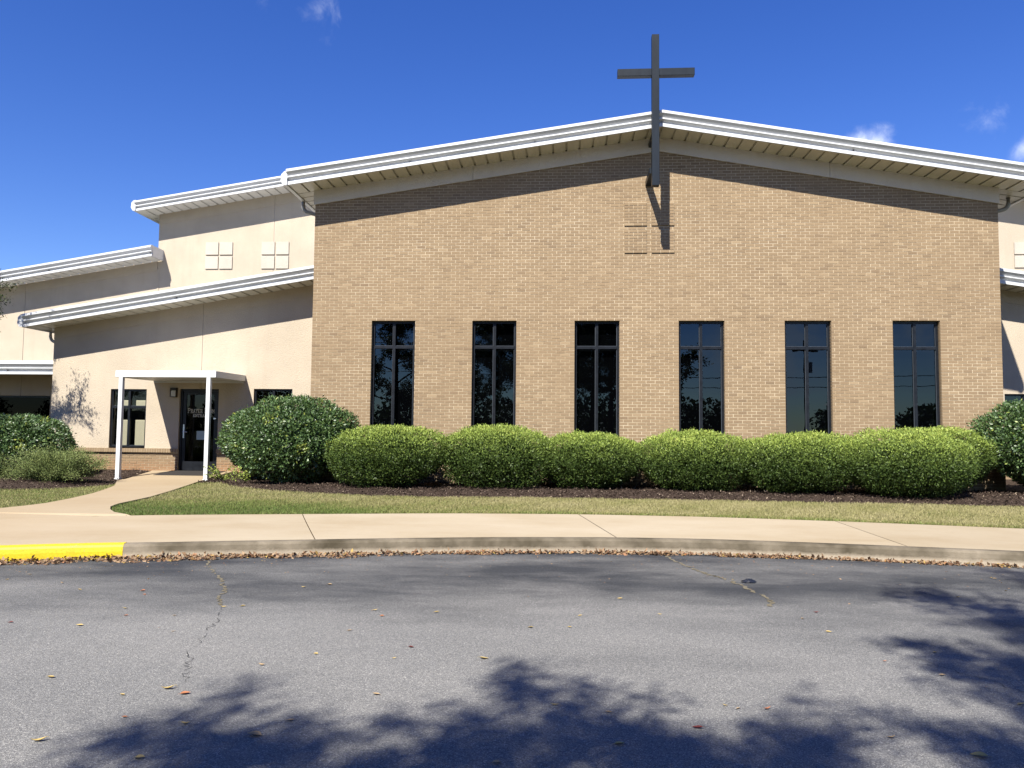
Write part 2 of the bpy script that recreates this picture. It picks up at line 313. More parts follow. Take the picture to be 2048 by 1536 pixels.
# ------------------------------------------------------------------ mesh helpers
class MB:
    def __init__(s): s.v, s.f, s.t = [], [], []
    def face(s, pts, t=0.5):
        n = len(s.v); s.v += [tuple(p) for p in pts]; s.f.append(tuple(range(n, n + len(pts)))); s.t.append(t)
    def box(s, x0, x1, y0, y1, z0, z1, t=0.5, skip=''):
        n = len(s.v)
        s.v += [(x0, y0, z0), (x1, y0, z0), (x1, y1, z0), (x0, y1, z0), (x0, y0, z1), (x1, y0, z1), (x1, y1, z1), (x0, y1, z1)]
        F = {'b': (0, 3, 2, 1), 't': (4, 5, 6, 7), 'f': (0, 1, 5, 4), 'r': (1, 2, 6, 5), 'k': (2, 3, 7, 6), 'l': (3, 0, 4, 7)}
        for k, f in F.items():
            if k in skip: continue
            s.f.append(tuple(n + i for i in f)); s.t.append(t)
    def hexa(s, P, t=0.5):      # 8 points: bottom ring 0-3, top ring 4-7
        n = len(s.v); s.v += [tuple(p) for p in P]
        for f in ((0, 3, 2, 1), (4, 5, 6, 7), (0, 1, 5, 4), (1, 2, 6, 5), (2, 3, 7, 6), (3, 0, 4, 7)):
            s.f.append(tuple(n + i for i in f)); s.t.append(t)
    def extrude(s, ringA, ringB, caps=True, closed=True, t=0.5):
        n = len(s.v); k = len(ringA); s.v += [tuple(p) for p in ringA] + [tuple(p) for p in ringB]
        for i in range(k if closed else k - 1):
            j = (i + 1) % k; s.f.append((n + i, n + j, n + k + j, n + k + i)); s.t.append(t)
        if caps and closed:
            s.f.append(tuple(n + i for i in reversed(range(k)))); s.t.append(t)
            s.f.append(tuple(n + k + i for i in range(k))); s.t.append(t)
    def tube(s, pts, rads, seg=8, t=0.5, square=False):
        pts = [Vector(p) for p in pts]; rings = []
        ref = Vector((0, 0, 1))
        for i, p in enumerate(pts):
            d = (pts[min(i + 1, len(pts) - 1)] - pts[max(i - 1, 0)]).normalized()
            a = d.cross(ref)
            if a.length < 1e-3: a = d.cross(Vector((0, 1, 0)))
            a.normalize(); b = d.cross(a)
            if square: ring = [p + a * sx * rads[i] + b * sy * rads[i] for sx, sy in ((-1, -1), (1, -1), (1, 1), (-1, 1))]
            else: ring = [p + (a * math.cos(2 * PI * k / seg) + b * math.sin(2 * PI * k / seg)) * rads[i] for k in range(seg)]
            rings.append(ring)
        n = len(s.v); k = len(rings[0])
        for r in rings: s.v += [tuple(q) for q in r]
        for i in range(len(rings) - 1):
            for j in range(k):
                a0 = n + i * k + j; a1 = n + i * k + (j + 1) % k
                s.f.append((a0, a1, a1 + k, a0 + k)); s.t.append(t)
        s.f.append(tuple(n + j for j in reversed(range(k)))); s.t.append(t)
        s.f.append(tuple(n + (len(rings) - 1) * k + j for j in range(k))); s.t.append(t)
    def mesh(s, name, m, smooth=False):
        me = bpy.data.meshes.new(name); me.from_pydata(s.v, [], s.f)
        a = me.attributes.new('tint', 'FLOAT', 'FACE'); a.data.foreach_set('value', np.array(s.t, dtype=np.float32))
        if m: me.materials.append(MT[m] if isinstance(m, str) else m)
        if smooth: me.polygons.foreach_set('use_smooth', [True] * len(me.polygons))
        me.update(); return me
    def build(s, name, m, parent=None, smooth=False, bevel=0.0, kind=None, flip=False):
        o = bpy.data.objects.new(name, s.mesh(name, m, smooth)); COL.objects.link(o)
        if parent: o.parent = parent
        if bevel:
            b = o.modifiers.new('bevel', 'BEVEL'); b.width = bevel; b.segments = 2; b.limit_method = 'ANGLE'
        if kind: o['kind'] = kind
        return o
PI = math.pi
def tag(o, label=None, cat=None, group=None, kind=None):
    if label: o['label'] = label
    if cat: o['category'] = cat
    if group: o['group'] = group
    if kind: o['kind'] = kind
    return o
def empty(name, loc=(0, 0, 0)):
    o = bpy.data.objects.new(name, None); COL.objects.link(o); o.location = loc; o.empty_display_size = 0.2; return o
def child(o, parent):
    o.parent = parent; o.matrix_parent_inverse = Matrix.Translation(-parent.location); return o
def quads(name, V, tints, m, parent=None, kind=None):
    """V: (n,4,3) array -> one mesh of n quads"""
    n = len(V); me = bpy.data.meshes.new(name)
    me.vertices.add(n * 4); me.vertices.foreach_set('co', V.astype(np.float32).ravel())
    me.loops.add(n * 4); me.loops.foreach_set('vertex_index', np.arange(n * 4, dtype=np.int32))
    me.polygons.add(n); me.polygons.foreach_set('loop_start', np.arange(0, n * 4, 4, dtype=np.int32))
    me.polygons.foreach_set('loop_total', np.full(n, 4, dtype=np.int32))
    a = me.attributes.new('tint', 'FLOAT', 'FACE'); a.data.foreach_set('value', np.clip(tints, 0, 1).astype(np.float32))
    me.materials.append(MT[m]); me.update(calc_edges=True)
    o = bpy.data.objects.new(name, me); COL.objects.link(o)
    if parent: child(o, parent)
    if kind: o['kind'] = kind
    return o
def unit(a): return a / np.maximum(np.linalg.norm(a, axis=-1, keepdims=True), 1e-9)
def leaf_quads(P, D, S, aspect=0.45, fold=0.25, rng=RNG, N=None):
    """rhombic leaf blades at P pointing along D with length S"""
    n = len(P); D = unit(D)
    if N is None: N = rng.normal(size=(n, 3))
    side = unit(np.cross(D, N)); nn = np.cross(side, D); S = S[:, None]
    w = S * aspect * 0.5
    a = P; c = P + D * S; mid = P + D * S * 0.45 - nn * S * fold * 0.3
    return np.stack([a, mid + side * w, c, mid - side * w], 1)

# ------------------------------------------------------------------ ground profile and plan lines
GY = [-8.7, -5.5, 0.4, 2.2]; GZ = [0.157, 0.215, 0.26, 0.375]
def gz(y): return np.interp(y, GY, GZ)
KX = np.array([-30, -12, -6, -0.42, 0.8, 2.155, 3.28, 4.46, 5.69, 6.94, 8.14, 9.27, 10.36, 11.11, 14, 20, 34])
KY = np.array([-23, -14.8, -11.8, -9.2, -8.807, -8.508, -8.233, -7.985, -7.80, -7.70, -7.755, -7.92, -8.075, -8.2, -8.75, -10.2, -14.5])
def yk(x): x = np.asarray(x, float); return sum(np.interp(x + d, KX, KY) for d in (-.8, -.4, 0, .4, .8)) / 5
SX = np.array([-30, -3.6, -2.6, -0.84, 0.39, 1.88, 4.09, 6.04, 7.96, 9.89, 11.08, 12.3, 16, 34]); 
SY = np.array([-19.5, -8.0, -7.2, -6.41, -6.13, -5.87, -5.47, -5.31, -5.37, -5.65, -5.88, -6.13, -6.9, -12])
def ys(x): x = np.asarray(x, float); return sum(np.interp(x + d, SX, SY) for d in (-.4, 0, .4)) / 3
MX = np.array([-30, -8, -5.42, -4.56, -4.17, -4.0, -2.3, -2.04, -1.03, 0.11, 1.79, 3.27, 4.65, 6.55, 8.42, 10.22, 12.02, 14.01, 34])
MY = np.array([-2.9, -2.9, -2.66, -2.38, -1.67, -1.0, -0.3, -0.11, -1.37, -2.06, -2.75, -2.95, -2.72, -2.75, -2.75, -2.84, -2.84, -3.1, -3.2])
def ym(x): return np.interp(x, MX, MY) + 0.04 * np.sin(np.asarray(x) * 5.1) + 0.03 * np.sin(np.asarray(x) * 13.7)
WALK = [(-4.9, 2.14), (-4.83, 1.91), (-4.51, -0.1), (-4.15, -0.75), (-3.75, -1.45), (-3.38, -2.4), (-3.08, -3.3), (-2.86, -4.3), (-2.75, -5.1), (-2.80, -5.5), (-2.95, -5.9), (-3.5, -6.6), (-5.0, -7.6), (-8.0, -9.6),
        (-8.0, -12.2), (-3.6, -9.8), (-1.6, -8.6), (-0.55, -6.75), (-0.45, -6.40), (-0.63, -6.34), (-0.95, -6.12), (-1.21, -5.8), (-1.42, -5.45), (-1.56, -5.0), (-1.68, -3.78), (-1.98, -2.4), (-2.35, -0.92), (-2.62, 0.1), (-2.72, 0.88), (-2.72, 2.14)]
def inpoly(x, y, poly):
    c = np.zeros(np.shape(x), bool); n = len(poly)
    for i in range(n):
        x0, y0 = poly[i]; x1, y1 = poly[(i + 1) % n]
        if y0 == y1: continue
        hit = ((y0 > y) != (y1 > y)) & (x < (x1 - x0) * (y - y0) / (y1 - y0) + x0); c ^= hit
    return c

def strip(name, xs, ya, yb, za, zb, n, m, kind='structure', bulge=None):
    mb = MB(); V = []
    for x in xs:
        a, b = float(ya(x)), float(yb(x))
        for k in range(n + 1):
            y = a + (b - a) * k / n
            z = float(za(x, y)) if k < n or zb is None else float(zb(x, y))
            V.append((x, y, z))
    F = []
    for i in range(len(xs) - 1):
        for k in range(n):
            a = i * (n + 1) + k; F.append((a, a + n + 1, a + n + 2, a + 1))
    mb.v = V; mb.f = F; mb.t = [0.5] * len(F)
    return mb.build(name, m, kind=kind, smooth=True)

# ------------------------------------------------------------------ ground
b = MB(); b.face([(-2500, -2500, -0.06), (2500, -2500, -0.06), (2500, 2500, -0.06), (-2500, 2500, -0.06)])
b.build('ground', 'earth', kind='structure')
xs_wide = list(np.arange(-26, -6, 1.0)) + list(np.arange(-6, 17, 0.2)) + list(np.arange(17, 32, 1.0))
road = strip('asphalt_road', xs_wide, lambda x: -48.0, lambda x: yk(x) + 0.03, lambda x, y: 0.0, None, 8, 'asphalt')
tag(road, 'grey asphalt drive with cracks and worn sealed coat')
def kerb_ring(x, grow=0.0):
    # cross-section of the kerb at x, rounded nose, along the local normal
    y = float(yk(x)); d = float(yk(x + .1) - yk(x - .1)) / .2; nx, ny = -d / math.hypot(d, 1), 1 / math.hypot(d, 1)
    h = float(gz(y))
    prof = [(-.004 - grow, -0.05), (0.0 - grow, h * .5), (0.008 - grow, h - .03), (0.022 - grow * .5, h - .008 + grow * .7), (0.045, h + grow), (0.15, h + grow)]
    return [(x + nx * o, y + ny * o, z) for o, z in prof]
def kerb_run(name, x0, x1, m, grow=0.0, parent=None):
    mb = MB(); n = max(2, int((x1 - x0) / 0.12)); rings = [kerb_ring(x0 + (x1 - x0) * i / n, grow) for i in range(n + 1)]
    k = len(rings[0]); mb.v = [p for r in rings for p in r]
    for i in range(n):
        for j in range(k - 1): mb.f.append((i * k + j, (i + 1) * k + j, (i + 1) * k + j + 1, i * k + j + 1)); mb.t.append(.5)
    mb.f.append(tuple(range(k))[::-1]); mb.t.append(.5); mb.f.append(tuple(n * k + j for j in range(k))); mb.t.append(.5)
    return mb.build(name, m, parent)
kerb = kerb_run('kerb', -20, 28, 'kerb'); kerb['kind'] = 'structure'; tag(kerb, 'stained concrete kerb curving along the asphalt')
yk_o = kerb_run('painted_kerb_section', -19.9, 0.79, 'yellow', 0.004, kerb); yk_o['label'] = 'yellow painted end of the kerb'
# pavement: slabs between slanting joints
pave = strip('pavement', xs_wide, lambda x: yk(x) + .13, lambda x: ys(x) + .01, lambda x, y: gz(y) - 0.03, None, 4, 'joint')
tag(pave, 'wide pale concrete pavement between kerb and lawn')
JB = [(-20.0, -17.5), (-1.9, -4.4), (1.88, 2.84), (6.09, 6.52), (9.89, 9.96), (13.7, 13.5), (17.6, 17.1), (26, 25)]   # x at the back, x at the kerb
JB = [(-20.0, -18.0), (1.88, 2.84), (6.09, 6.52), (9.89, 9.96), (13.7, 13.4), (17.6, 17.0), (26, 25)]
for i in range(len(JB) - 1):
    mb = MB(); (b0, k0), (b1, k1) = JB[i], JB[i + 1]; g = 0.006; n = 30 if i == 0 else 12; m_ = 5
    for a in range(n + 1):
        for c in range(m_ + 1):
            u, v = a / n, c / m_
            xk = k0 + g + (k1 - k0 - 2 * g) * u; xb = b0 + g + (b1 - b0 - 2 * g) * u
            x = xk + (xb - xk) * v; y = float(yk(x)) + .14 + (float(ys(x)) - float(yk(x)) - .14) * v
            mb.v.append((x, y, float(gz(y)) - .0015))
    for a in range(n):
        for c in range(m_): q = a * (m_ + 1) + c; mb.f.append((q, q + m_ + 1, q + m_ + 2, q + 1)); mb.t.append(.5)
    mb.build('concrete_slab', 'concrete', pave)
# lawn and beds
lawn = strip('lawn_soil', xs_wide, ys, lambda x: ym(x) + .05, lambda x, y: gz(y) - 0.012, None, 6, 'turf'); tag(lawn, 'soil under the mown lawn strip')
def zbed(x, y):
    e = float(ym(x)); d = max(0.0, min(1.0, (y - e) / 0.7)); d *= max(0.0, min(1.0, max((x + 1.7) / 1.0, (-4.75 - x) / .6))); return gz(y) + 0.035 * d + 0.05 * d * max(0, 1 - abs(y + 1.2) / 2.0) - 0.010 + 0.012 * math.sin(x * 7.3 + y * 4.1) * d
bed = strip('mulch_bed', list(np.arange(-14, 20, 0.2)), ym, lambda x: 6.2, zbed, None, 26, 'mulch'); tag(bed, 'brown bark mulch bed under the shrubs')
def walkway():
    mb = MB(); poly = WALK; zt = lambda p: float(gz(p[1])) + 0.02
    # ear-cut by Blender: one ngon top split over a grid of cells keeps the slope
    import bmesh
    bm = bmesh.new(); vs_ = [bm.verts.new((x, y, 0)) for x, y in poly]; f = bm.faces.new(vs_)
    for yy in np.arange(-12, 2.2, 0.4):
        bmesh.ops.bisect_plane(bm, geom=bm.verts[:] + bm.edges[:] + bm.faces[:], plane_co=(0, yy, 0), plane_no=(0, 1, 0))
    bmesh.ops.triangulate(bm, faces=bm.faces[:])
    ret = bmesh.ops.extrude_face_region(bm, geom=bm.faces[:])
    topv = [e for e in ret['geom'] if isinstance(e, bmesh.types.BMVert)]; tv = set(topv)
    for v in bm.verts:
        v.co.z = float(gz(v.co.y)) + (0.016 if v in tv else -0.10)
    # over the pavement the slab dips just under the paving
    for v in tv:
        if v.co.y < float(ys(v.co.x)) - 0.05: v.co.z = float(gz(v.co.y)) - 0.02
    bmesh.ops.recalc_face_normals(bm, faces=bm.faces[:])
    me = bpy.data.meshes.new('walkway'); bm.to_mesh(me); bm.free(); me.materials.append(MT['concrete'])
    o = bpy.data.objects.new('walkway', me); COL.objects.link(o); tag(o, 'curving concrete walkway leading to the prayer room door', kind='structure')
walkway()
for nm, pts, w, m in (('crack', [(1.848, -8.9), (2.1, -9.4), (2.45, -9.9), (2.587, -10.19), (2.75, -10.5), (2.838, -10.82), (2.973, -11.04)], .014, 'sand'),
                      ('crack', [(2.973, -11.04), (3.16, -11.59), (3.277, -12.08), (3.36, -12.4), (3.52, -12.75), (3.62, -13.0)], .0022, 'crack'),
                      ('crack', [(7.091, -7.9), (7.2, -8.4), (7.295, -8.83), (7.4, -9.1), (7.517, -9.32), (7.62, -9.75), (7.72, -10.2), (7.66, -10.6)], .022, 'sand'),
                      ('crack', [(8.2, -12.0), (8.5, -12.6), (8.75, -13.1), (8.95, -13.5), (9.0, -14.0)], .0025, 'crack')):
    P = []
    for i in range(len(pts) - 1):
        for k in range(9):
            u = k / 9; P.append(((pts[i][0] * (1 - u) + pts[i + 1][0] * u) + random.uniform(-.028, .028), (pts[i][1] * (1 - u) + pts[i + 1][1] * u) + random.uniform(-.02, .02)))
    mb = MB()
    for i in range(len(P) - 1):
        (x0, y0), (x1, y1) = P[i], P[i + 1]; d = math.hypot(x1 - x0, y1 - y0) + 1e-6; nx, ny = -(y1 - y0) / d, (x1 - x0) / d
        w0 = w * random.uniform(.25, 1.2); w1 = w * random.uniform(.25, 1.2)
        if random.random() > (.08 if m == 'crack' else .10): mb.face([(x0 - nx * w0, y0 - ny * w0, .004), (x0 + nx * w0, y0 + ny * w0, .004), (x1 + nx * w1, y1 + ny * w1, .004), (x1 - nx * w1, y1 - ny * w1, .004)])
    mb.build(nm, m, road)

# ================================================================== the church
church = empty('church_building', (0, 0, 0))
tag(church, 'low tan brick and stucco church with white stepped eaves and tall windows', 'church')
YA, YB, YR = 2.15, 6.0, 3.0            # lower left wing, upper walls, lower right wing
HW = 15.457
def soffit_line(pts):
    X = [p[0] for p in pts]; Z = [p[1] for p in pts]
    def f(x):
        if x <= X[0]: return Z[0] + (x - X[0]) * (Z[1] - Z[0]) / (X[1] - X[0])
        if x >= X[-1]: return Z[-1] + (x - X[-1]) * (Z[-1] - Z[-2]) / (X[-1] - X[-2])
        return float(np.interp(x, X, Z))
    return f
S_MAIN = soffit_line([(-0.036, 7.104), (8.0, 8.262), (HW, 6.99)])
FZ_MAIN = soffit_line([(-0.027, 6.769), (8.0, 7.937), (HW, 6.645)])
S_A = soffit_line([(-7.754, 4.149), (-0.728, 5.278)]); FZ_A = soffit_line([(-7.732, 3.849), (-0.72, 4.968)])
S_B = soffit_line([(-7.083, 8.319), (-2.9, 8.981)]); FZ_B = soffit_line([(-7.079, 8.002), (-2.675, 8.672)])
S_C = soffit_line([(-12.325, 5.947), (-7.049, 6.809)]); FZ_C = soffit_line([(-12.311, 5.68), (-7.07, 6.512)])
S_R = soffit_line([(17.114, 5.257), (17.694, 5.165)]); FZ_R = soffit_line([(17.118, 4.949), (17.685, 4.857)])
S_RB = soffit_line([(15.0, 9.25), (18.83, 8.631)])

# --- main brick wall: mortar core with openings, bricks proud of it
WX0, WS, WW, WT, WBOT = 1.406, 2.3459, 1.0212, 4.032, 1.02
WIN = [(WX0 + i * WS, WX0 + i * WS + WW) for i in range(6)]
DEP = 0.26; REC = 0.10
brick_wall = None
def main_wall():
    global brick_wall
    mb = MB(); xs = [0.0] + [e for w in WIN for e in w] + [HW]
    # piers, spandrels below, gable above, each butted end to end
    for i in range(0, len(xs) - 1):
        x0, x1 = xs[i], xs[i + 1]
        if i % 2 == 0: mb.box(x0, x1, 0.004, DEP, 0.1, WT)
        else: mb.box(x0, x1, 0.004, DEP, 0.1, WBOT)
    def poly(xa, xb):
        mb.hexa([(xa, 0.004, WT), (xb, 0.004, WT), (xb, DEP, WT), (xa, DEP, WT), (xa, 0.004, S_MAIN(xa) + .1), (xb, 0.004, S_MAIN(xb) + .1), (xb, DEP, S_MAIN(xb) + .1), (xa, DEP, S_MAIN(xa) + .1)])
    poly(0.0, 8.0); poly(8.0, HW)
    # side returns
    mb.box(0.006, DEP, DEP, 12, 0.1, S_MAIN(0) + .05); mb.box(HW - DEP, HW - .006, DEP, 12, 0.1, S_MAIN(HW) + .05)
    brick_wall = mb.build('brick_wall', 'mortar', church)
main_wall()
CH, BWID, JT = 0.0677, 0.2031, 0.0125
def wall_rows():
    """visible bricks of the main front as (x0, x1, z0, z1)"""
    out = []; z = WT - 57 * CH; r = 0
    while z < 8.0:
        z0, z1 = z, z + CH - JT
        off = (r % 2) * BWID * 0.5
        # stack of spans free of window openings
        spans = [(0.0, HW)]
        if z1 > WBOT + .01 and z0 < WT - .01:
            xs = [0.0] + [e for w in WIN for e in w] + [HW]; spans = [(xs[i], xs[i + 1]) for i in range(0, len(xs), 2)]
        for a, c in spans:
            x = -off + math.floor((a + off) / BWID) * BWID; row = []
            while x < c - .001:
                row.append([max(a, x), min(c, x + BWID - JT)]); x += BWID
            row = [q for q in row if q[1] > q[0] + .002]
            if len(row) > 1 and row[0][1] - row[0][0] < .055: row[1][0] = row[0][0]; row.pop(0)
            if len(row) > 1 and row[-1][1] - row[-1][0] < .055: row[-2][1] = row[-1][1]; row.pop()
            row[-1][1] = c
            for x0, x1 in row:
                if z1 < min(FZ_MAIN(x0), FZ_MAIN(x1)) + .07: out.append((x0, x1, z0 + random.uniform(-.0012, .0012), z1 + random.uniform(-.0012, .0012)))
        z += CH; r += 1
    return out
BR = wall_rows()
def tint_val(r):
    t = min(1, max(0, random.gauss(.5, .13)))
    u = random.random()
    if u < .03: t = random.uniform(.0, .18)
    elif u > .965: t = random.uniform(.86, 1)
    return t
def brick_dist(q): return (Vector(((q[0] + q[1]) / 2, 0, (q[2] + q[3]) / 2)) - CAM).length
full = sorted([q for q in BR if abs(q[1] - q[0] - BWID + JT) < .002 and q[2] > 1.66], key=lambda q: brick_dist(q))[:300]; fs = set(full)
var = []
for k in range(14):
    mb = MB(); mb.box(-(BWID - JT) / 2, (BWID - JT) / 2, 0.0, 0.02, -(CH - JT) / 2, (CH - JT) / 2, t=tint_val(0), skip='k'); var.append(mb.mesh('brick', 'brick'))
for q in full:
    o = bpy.data.objects.new('brick', random.choice(var)); COL.objects.link(o); o.parent = brick_wall
    o.location = ((q[0] + q[1]) / 2, random.uniform(-.0022, .0008), (q[2] + q[3]) / 2)
mb = MB()
for q in BR:
    if q in fs: continue
    y = random.uniform(-.0022, .0008); mb.box(q[0], q[1], y, y + .02, q[2], q[3], t=tint_val(0), skip='k')
# bricks turning into the window reveals and round the two corners
for z in np.arange(WT - 57 * CH, WT - .001, CH):
    if z + CH - JT < WBOT or z + CH > WT + .01: continue
    for a, c in WIN:
        mb.box(a - .01, a + .006, .022, REC - .004, z, z + CH - JT, t=tint_val(0)); mb.box(c - .006, c + .01, .022, REC - .004, z, z + CH - JT, t=tint_val(0))
for z in np.arange(WT - 57 * CH, 6.9, CH):
    r = int(round((z - .16) / CH)) % 2
    for k in range(16):
        y0 = .022 + (k - r * .5) * BWID
        if y0 < 0: continue
        mb.box(-.002, .02, y0, y0 + BWID - JT, z, z + CH - JT, t=tint_val(0)); mb.box(HW - .02, HW + .002, y0, y0 + BWID - JT, z, z + CH - JT, t=tint_val(0))
mb.build('brick_field', 'brick', brick_wall, kind='stuff')
# raised squares of brick beside the cross
for (x0, x1) in ((7.229, 7.728), (7.843, 8.347)):
    for (z0, z1) in ((6.216, 6.757), (5.587, 6.112)):
        mb = MB(); mb.box(x0, x1, -.018, .004, z0, z1)
        panel = mb.build('raised_panel', 'mortar', brick_wall)
        mb = MB(); z = z0; r = 0
        while z < z1 - .03:
            x = x0 - (r % 2) * BWID / 2
            while x < x1 - .02:
                a, c = max(x, x0 - .001), min(x + BWID - JT, x1 + .001)
                if c - a > .02: mb.box(a, c, -.026, -.010, z, min(z + CH - JT, z1), t=tint_val(0))
                x += BWID
            z += CH; r += 1
        mb.build('panel_bricks', 'brick', brick_wall, kind='stuff')

# --- windows
def window(x0, x1, z0, z1, yf, ztr, glass, blind, parent, blind_margin=0.0, blind_tops=(0, 0), mull=.058, fr=.05, depth=.07):
    mb = MB()
    mb.box(x0, x0 + fr, yf, yf + depth, z0, z1); mb.box(x1 - fr, x1, yf, yf + depth, z0, z1)
    mb.box(x0 + fr, x1 - fr, yf, yf + depth, z0, z0 + fr); mb.box(x0 + fr, x1 - fr, yf, yf + depth, z1 - fr, z1)
    o = mb.build('window', 'frame', parent)
    xm = (x0 + x1) / 2
    mb = MB(); mb.box(xm - mull / 2, xm + mull / 2, yf - .004, yf + depth - .004, z0 + fr, z1 - fr); mb.build('mullion', 'frame', o)
    mb = MB()
    for a, c in ((x0 + fr, xm - mull / 2), (xm + mull / 2, x1 - fr)): mb.box(a, c, yf - .002, yf + depth - .006, ztr - mull / 2, ztr + mull / 2)
    mb.build('transom', 'frame', o)
    for a, c in ((x0 + fr, xm - mull / 2), (xm + mull / 2, x1 - fr)):
        for d, e in ((z0 + fr, ztr - mull / 2), (ztr + mull / 2, z1 - fr)):
            mb = MB(); mb.face([(a, yf + depth * .55, d), (c, yf + depth * .55, d), (c, yf + depth * .55, e), (a, yf + depth * .55, e)]); mb.build('pane', glass, o)
            # thin bright glazing bead round the pane
            mb = MB(); t = .009; y0, y1 = yf + depth * .3, yf + depth * .55 - .003
            mb.box(a, c, y0, y1, d, d + t); mb.box(c - t, c, y0, y1, d + t, e); mb.build('glazing_bead', 'bead', o)
    if blind:
        mb = MB()
        for a, c in ((x0 + fr + blind_margin, xm - .04), (xm + .04 + blind_margin, x1 - fr)):
            for (d, e, top) in ((z0 + fr, ztr - .06, blind_tops[0]), (ztr + .03, z1 - .09, blind_tops[1])):
                z = d
                while z < e - top:
                    mb.face([(a, yf + .150, z), (c, yf + .150, z), (c, yf + .162, z + .0245), (a, yf + .162, z + .0245)], 0.5); z += .026
        mb.build('blind', blind, o)
    return o
MT['bead'] = mat('glazing_bead', (0.05, 0.058, 0.07), 0.35, 0.5)
for a, c in WIN: window(a, c, WBOT, WT, REC, 3.425, 'glass', 'blind_dark', church, mull=.062, fr=.055)
mb = MB(); mb.box(.4, HW - .4, 1.1, 1.14, .3, 5.0); mb.box(.4, HW - .4, DEP + .02, 1.1, 5.0, 5.04); mb.box(.4, HW - .4, DEP + .02, 1.1, .26, .3); mb.build('dark_room', 'room', church)
for a, c in WIN:
    mb = MB(); mb.box(a - .02, c + .02, .03, REC + .02, WBOT - .05, WBOT); mb.build('window_sill', 'brick', church)

# --- eaves: a stepped rake profile swept along the slope, in lengths, over ribbed soffit panels
PROF = [(-.02, .42), (.03, .415), (.135, .37), (.135, .305), (.118, .295), (.03, .210), (.086, .207), (.086, .174), (.065, .165), (-.01, .135), (-.01, .085), (.055, .080), (.055, .0), (.0, .0)]
def fascia(P0, P1, out, zscale=1.0, parent=None, seg=3.4, D=.65, name='fascia'):
    P0, P1, out = Vector(P0), Vector(P1), Vector(out); L_ = (P1 - P0).length; n = max(1, round(L_ / seg))
    d = (P1 - P0) / n; u = d.normalized()
    for i in range(n):
        a = P0 + d * i + u * (.0015 if i else 0); c = P0 + d * (i + 1) - u * (.0015 if i < n - 1 else 0)
        mb = MB(); mb.extrude([a + out * o + Vector((0, 0, z * zscale)) for o, z in PROF], [c + out * o + Vector((0, 0, z * zscale)) for o, z in PROF])
        mb.build(name, 'white', parent)
def soffit(P0, P1, out, D, parent, m='cream', pitch=.30, gap=.045):
    """P0-P1 runs along the wall at soffit level, out points away from the wall"""
    P0, P1, out = Vector(P0), Vector(P1), Vector(out); L_ = (P1 - P0).length; n = max(1, int(round(L_ / pitch))); d = (P1 - P0) / n; u = d.normalized(); up = Vector((0, 0, 1))
    for i in range(n):
        a = P0 + d * i + u * gap * .5; c = P0 + d * (i + 1) - u * gap * .5
        q = [a, c, c + out * D, a + out * D]
        mb = MB(); mb.hexa([p - up * .0 for p in q] + [p + up * .012 for p in q]); mb.build('soffit_panel', m, parent)
    q = [P0 + out * .03, P1 + out * .03, P1 + out * D, P0 + out * D]
    mb = MB(); mb.hexa([p + up * .034 for p in q] + [p + up * .05 for p in q]); mb.build('soffit_backing', m, parent)
D = .65
def rake(name, pts, Y, zfun, zs=1.0, back=8.0, m='cream', over=(0.45, 0.45)):
    """gable or shed roof edge through the x values pts at the plane Y"""
    mb = MB()
    for a, c in zip(pts[:-1], pts[1:]):
        top = .36 * zs
        P = [(a, Y - D + .02, zfun(a) + .06), (c, Y - D + .02, zfun(c) + .06), (c, Y + back, zfun(c) + .06), (a, Y + back, zfun(a) + .06)]
        mb.hexa(P + [(x, y, z + top - .07) for x, y, z in P])
    roof = mb.build('roof', 'roof', church)
    for a, c in zip(pts[:-1], pts[1:]):
        fascia((a, Y - D, zfun(a) - .012), (c, Y - D, zfun(c) - .012), (0, -1, 0), zs, roof)
        soffit((a, Y, zfun(a)), (c, Y, zfun(c)), (0, -1, 0), D, roof, m)
    return roof
roof_m = rake('roof', [-.44, 8.0, HW + .76], 0.0, S_MAIN, .92, 12.0)
roof_a = rake('roof', [-8.14, .0], YA, S_A, .86, YB - YA - .02)
roof_b = rake('roof', [-7.5, 1.0], YB, S_B, .80, 8.0, 'cream_bounce')
roof_c = rake('roof', [-20.0, -6.96], YB - .02, S_C, .86, -.6, 'cream_bounce')
roof_r = rake('roof', [HW + .004, 24.0], YR, S_R, .95, YB - YR - .02)
roof_rb = rake('roof', [14.6, 23.0], YB, S_RB, .80, 8.0, 'cream_bounce')
# end return of the middle left roof, mitred back to the wall
mb = MB()
e0 = [(-6.958, YB - .02 - D - o, S_C(-6.96) - .012 + z * .86) for o, z in PROF]
mb.extrude([(-6.958, y, z) for x, y, z in e0], [(-6.958 + .06, y, z) for x, y, z in e0])
zc = S_C(-6.96)
mb.box(-6.958, -6.90, YB - .02 - D + .002, YB - .004, zc - .0, zc + .335)
mb.build('fascia_return', 'white', roof_c)
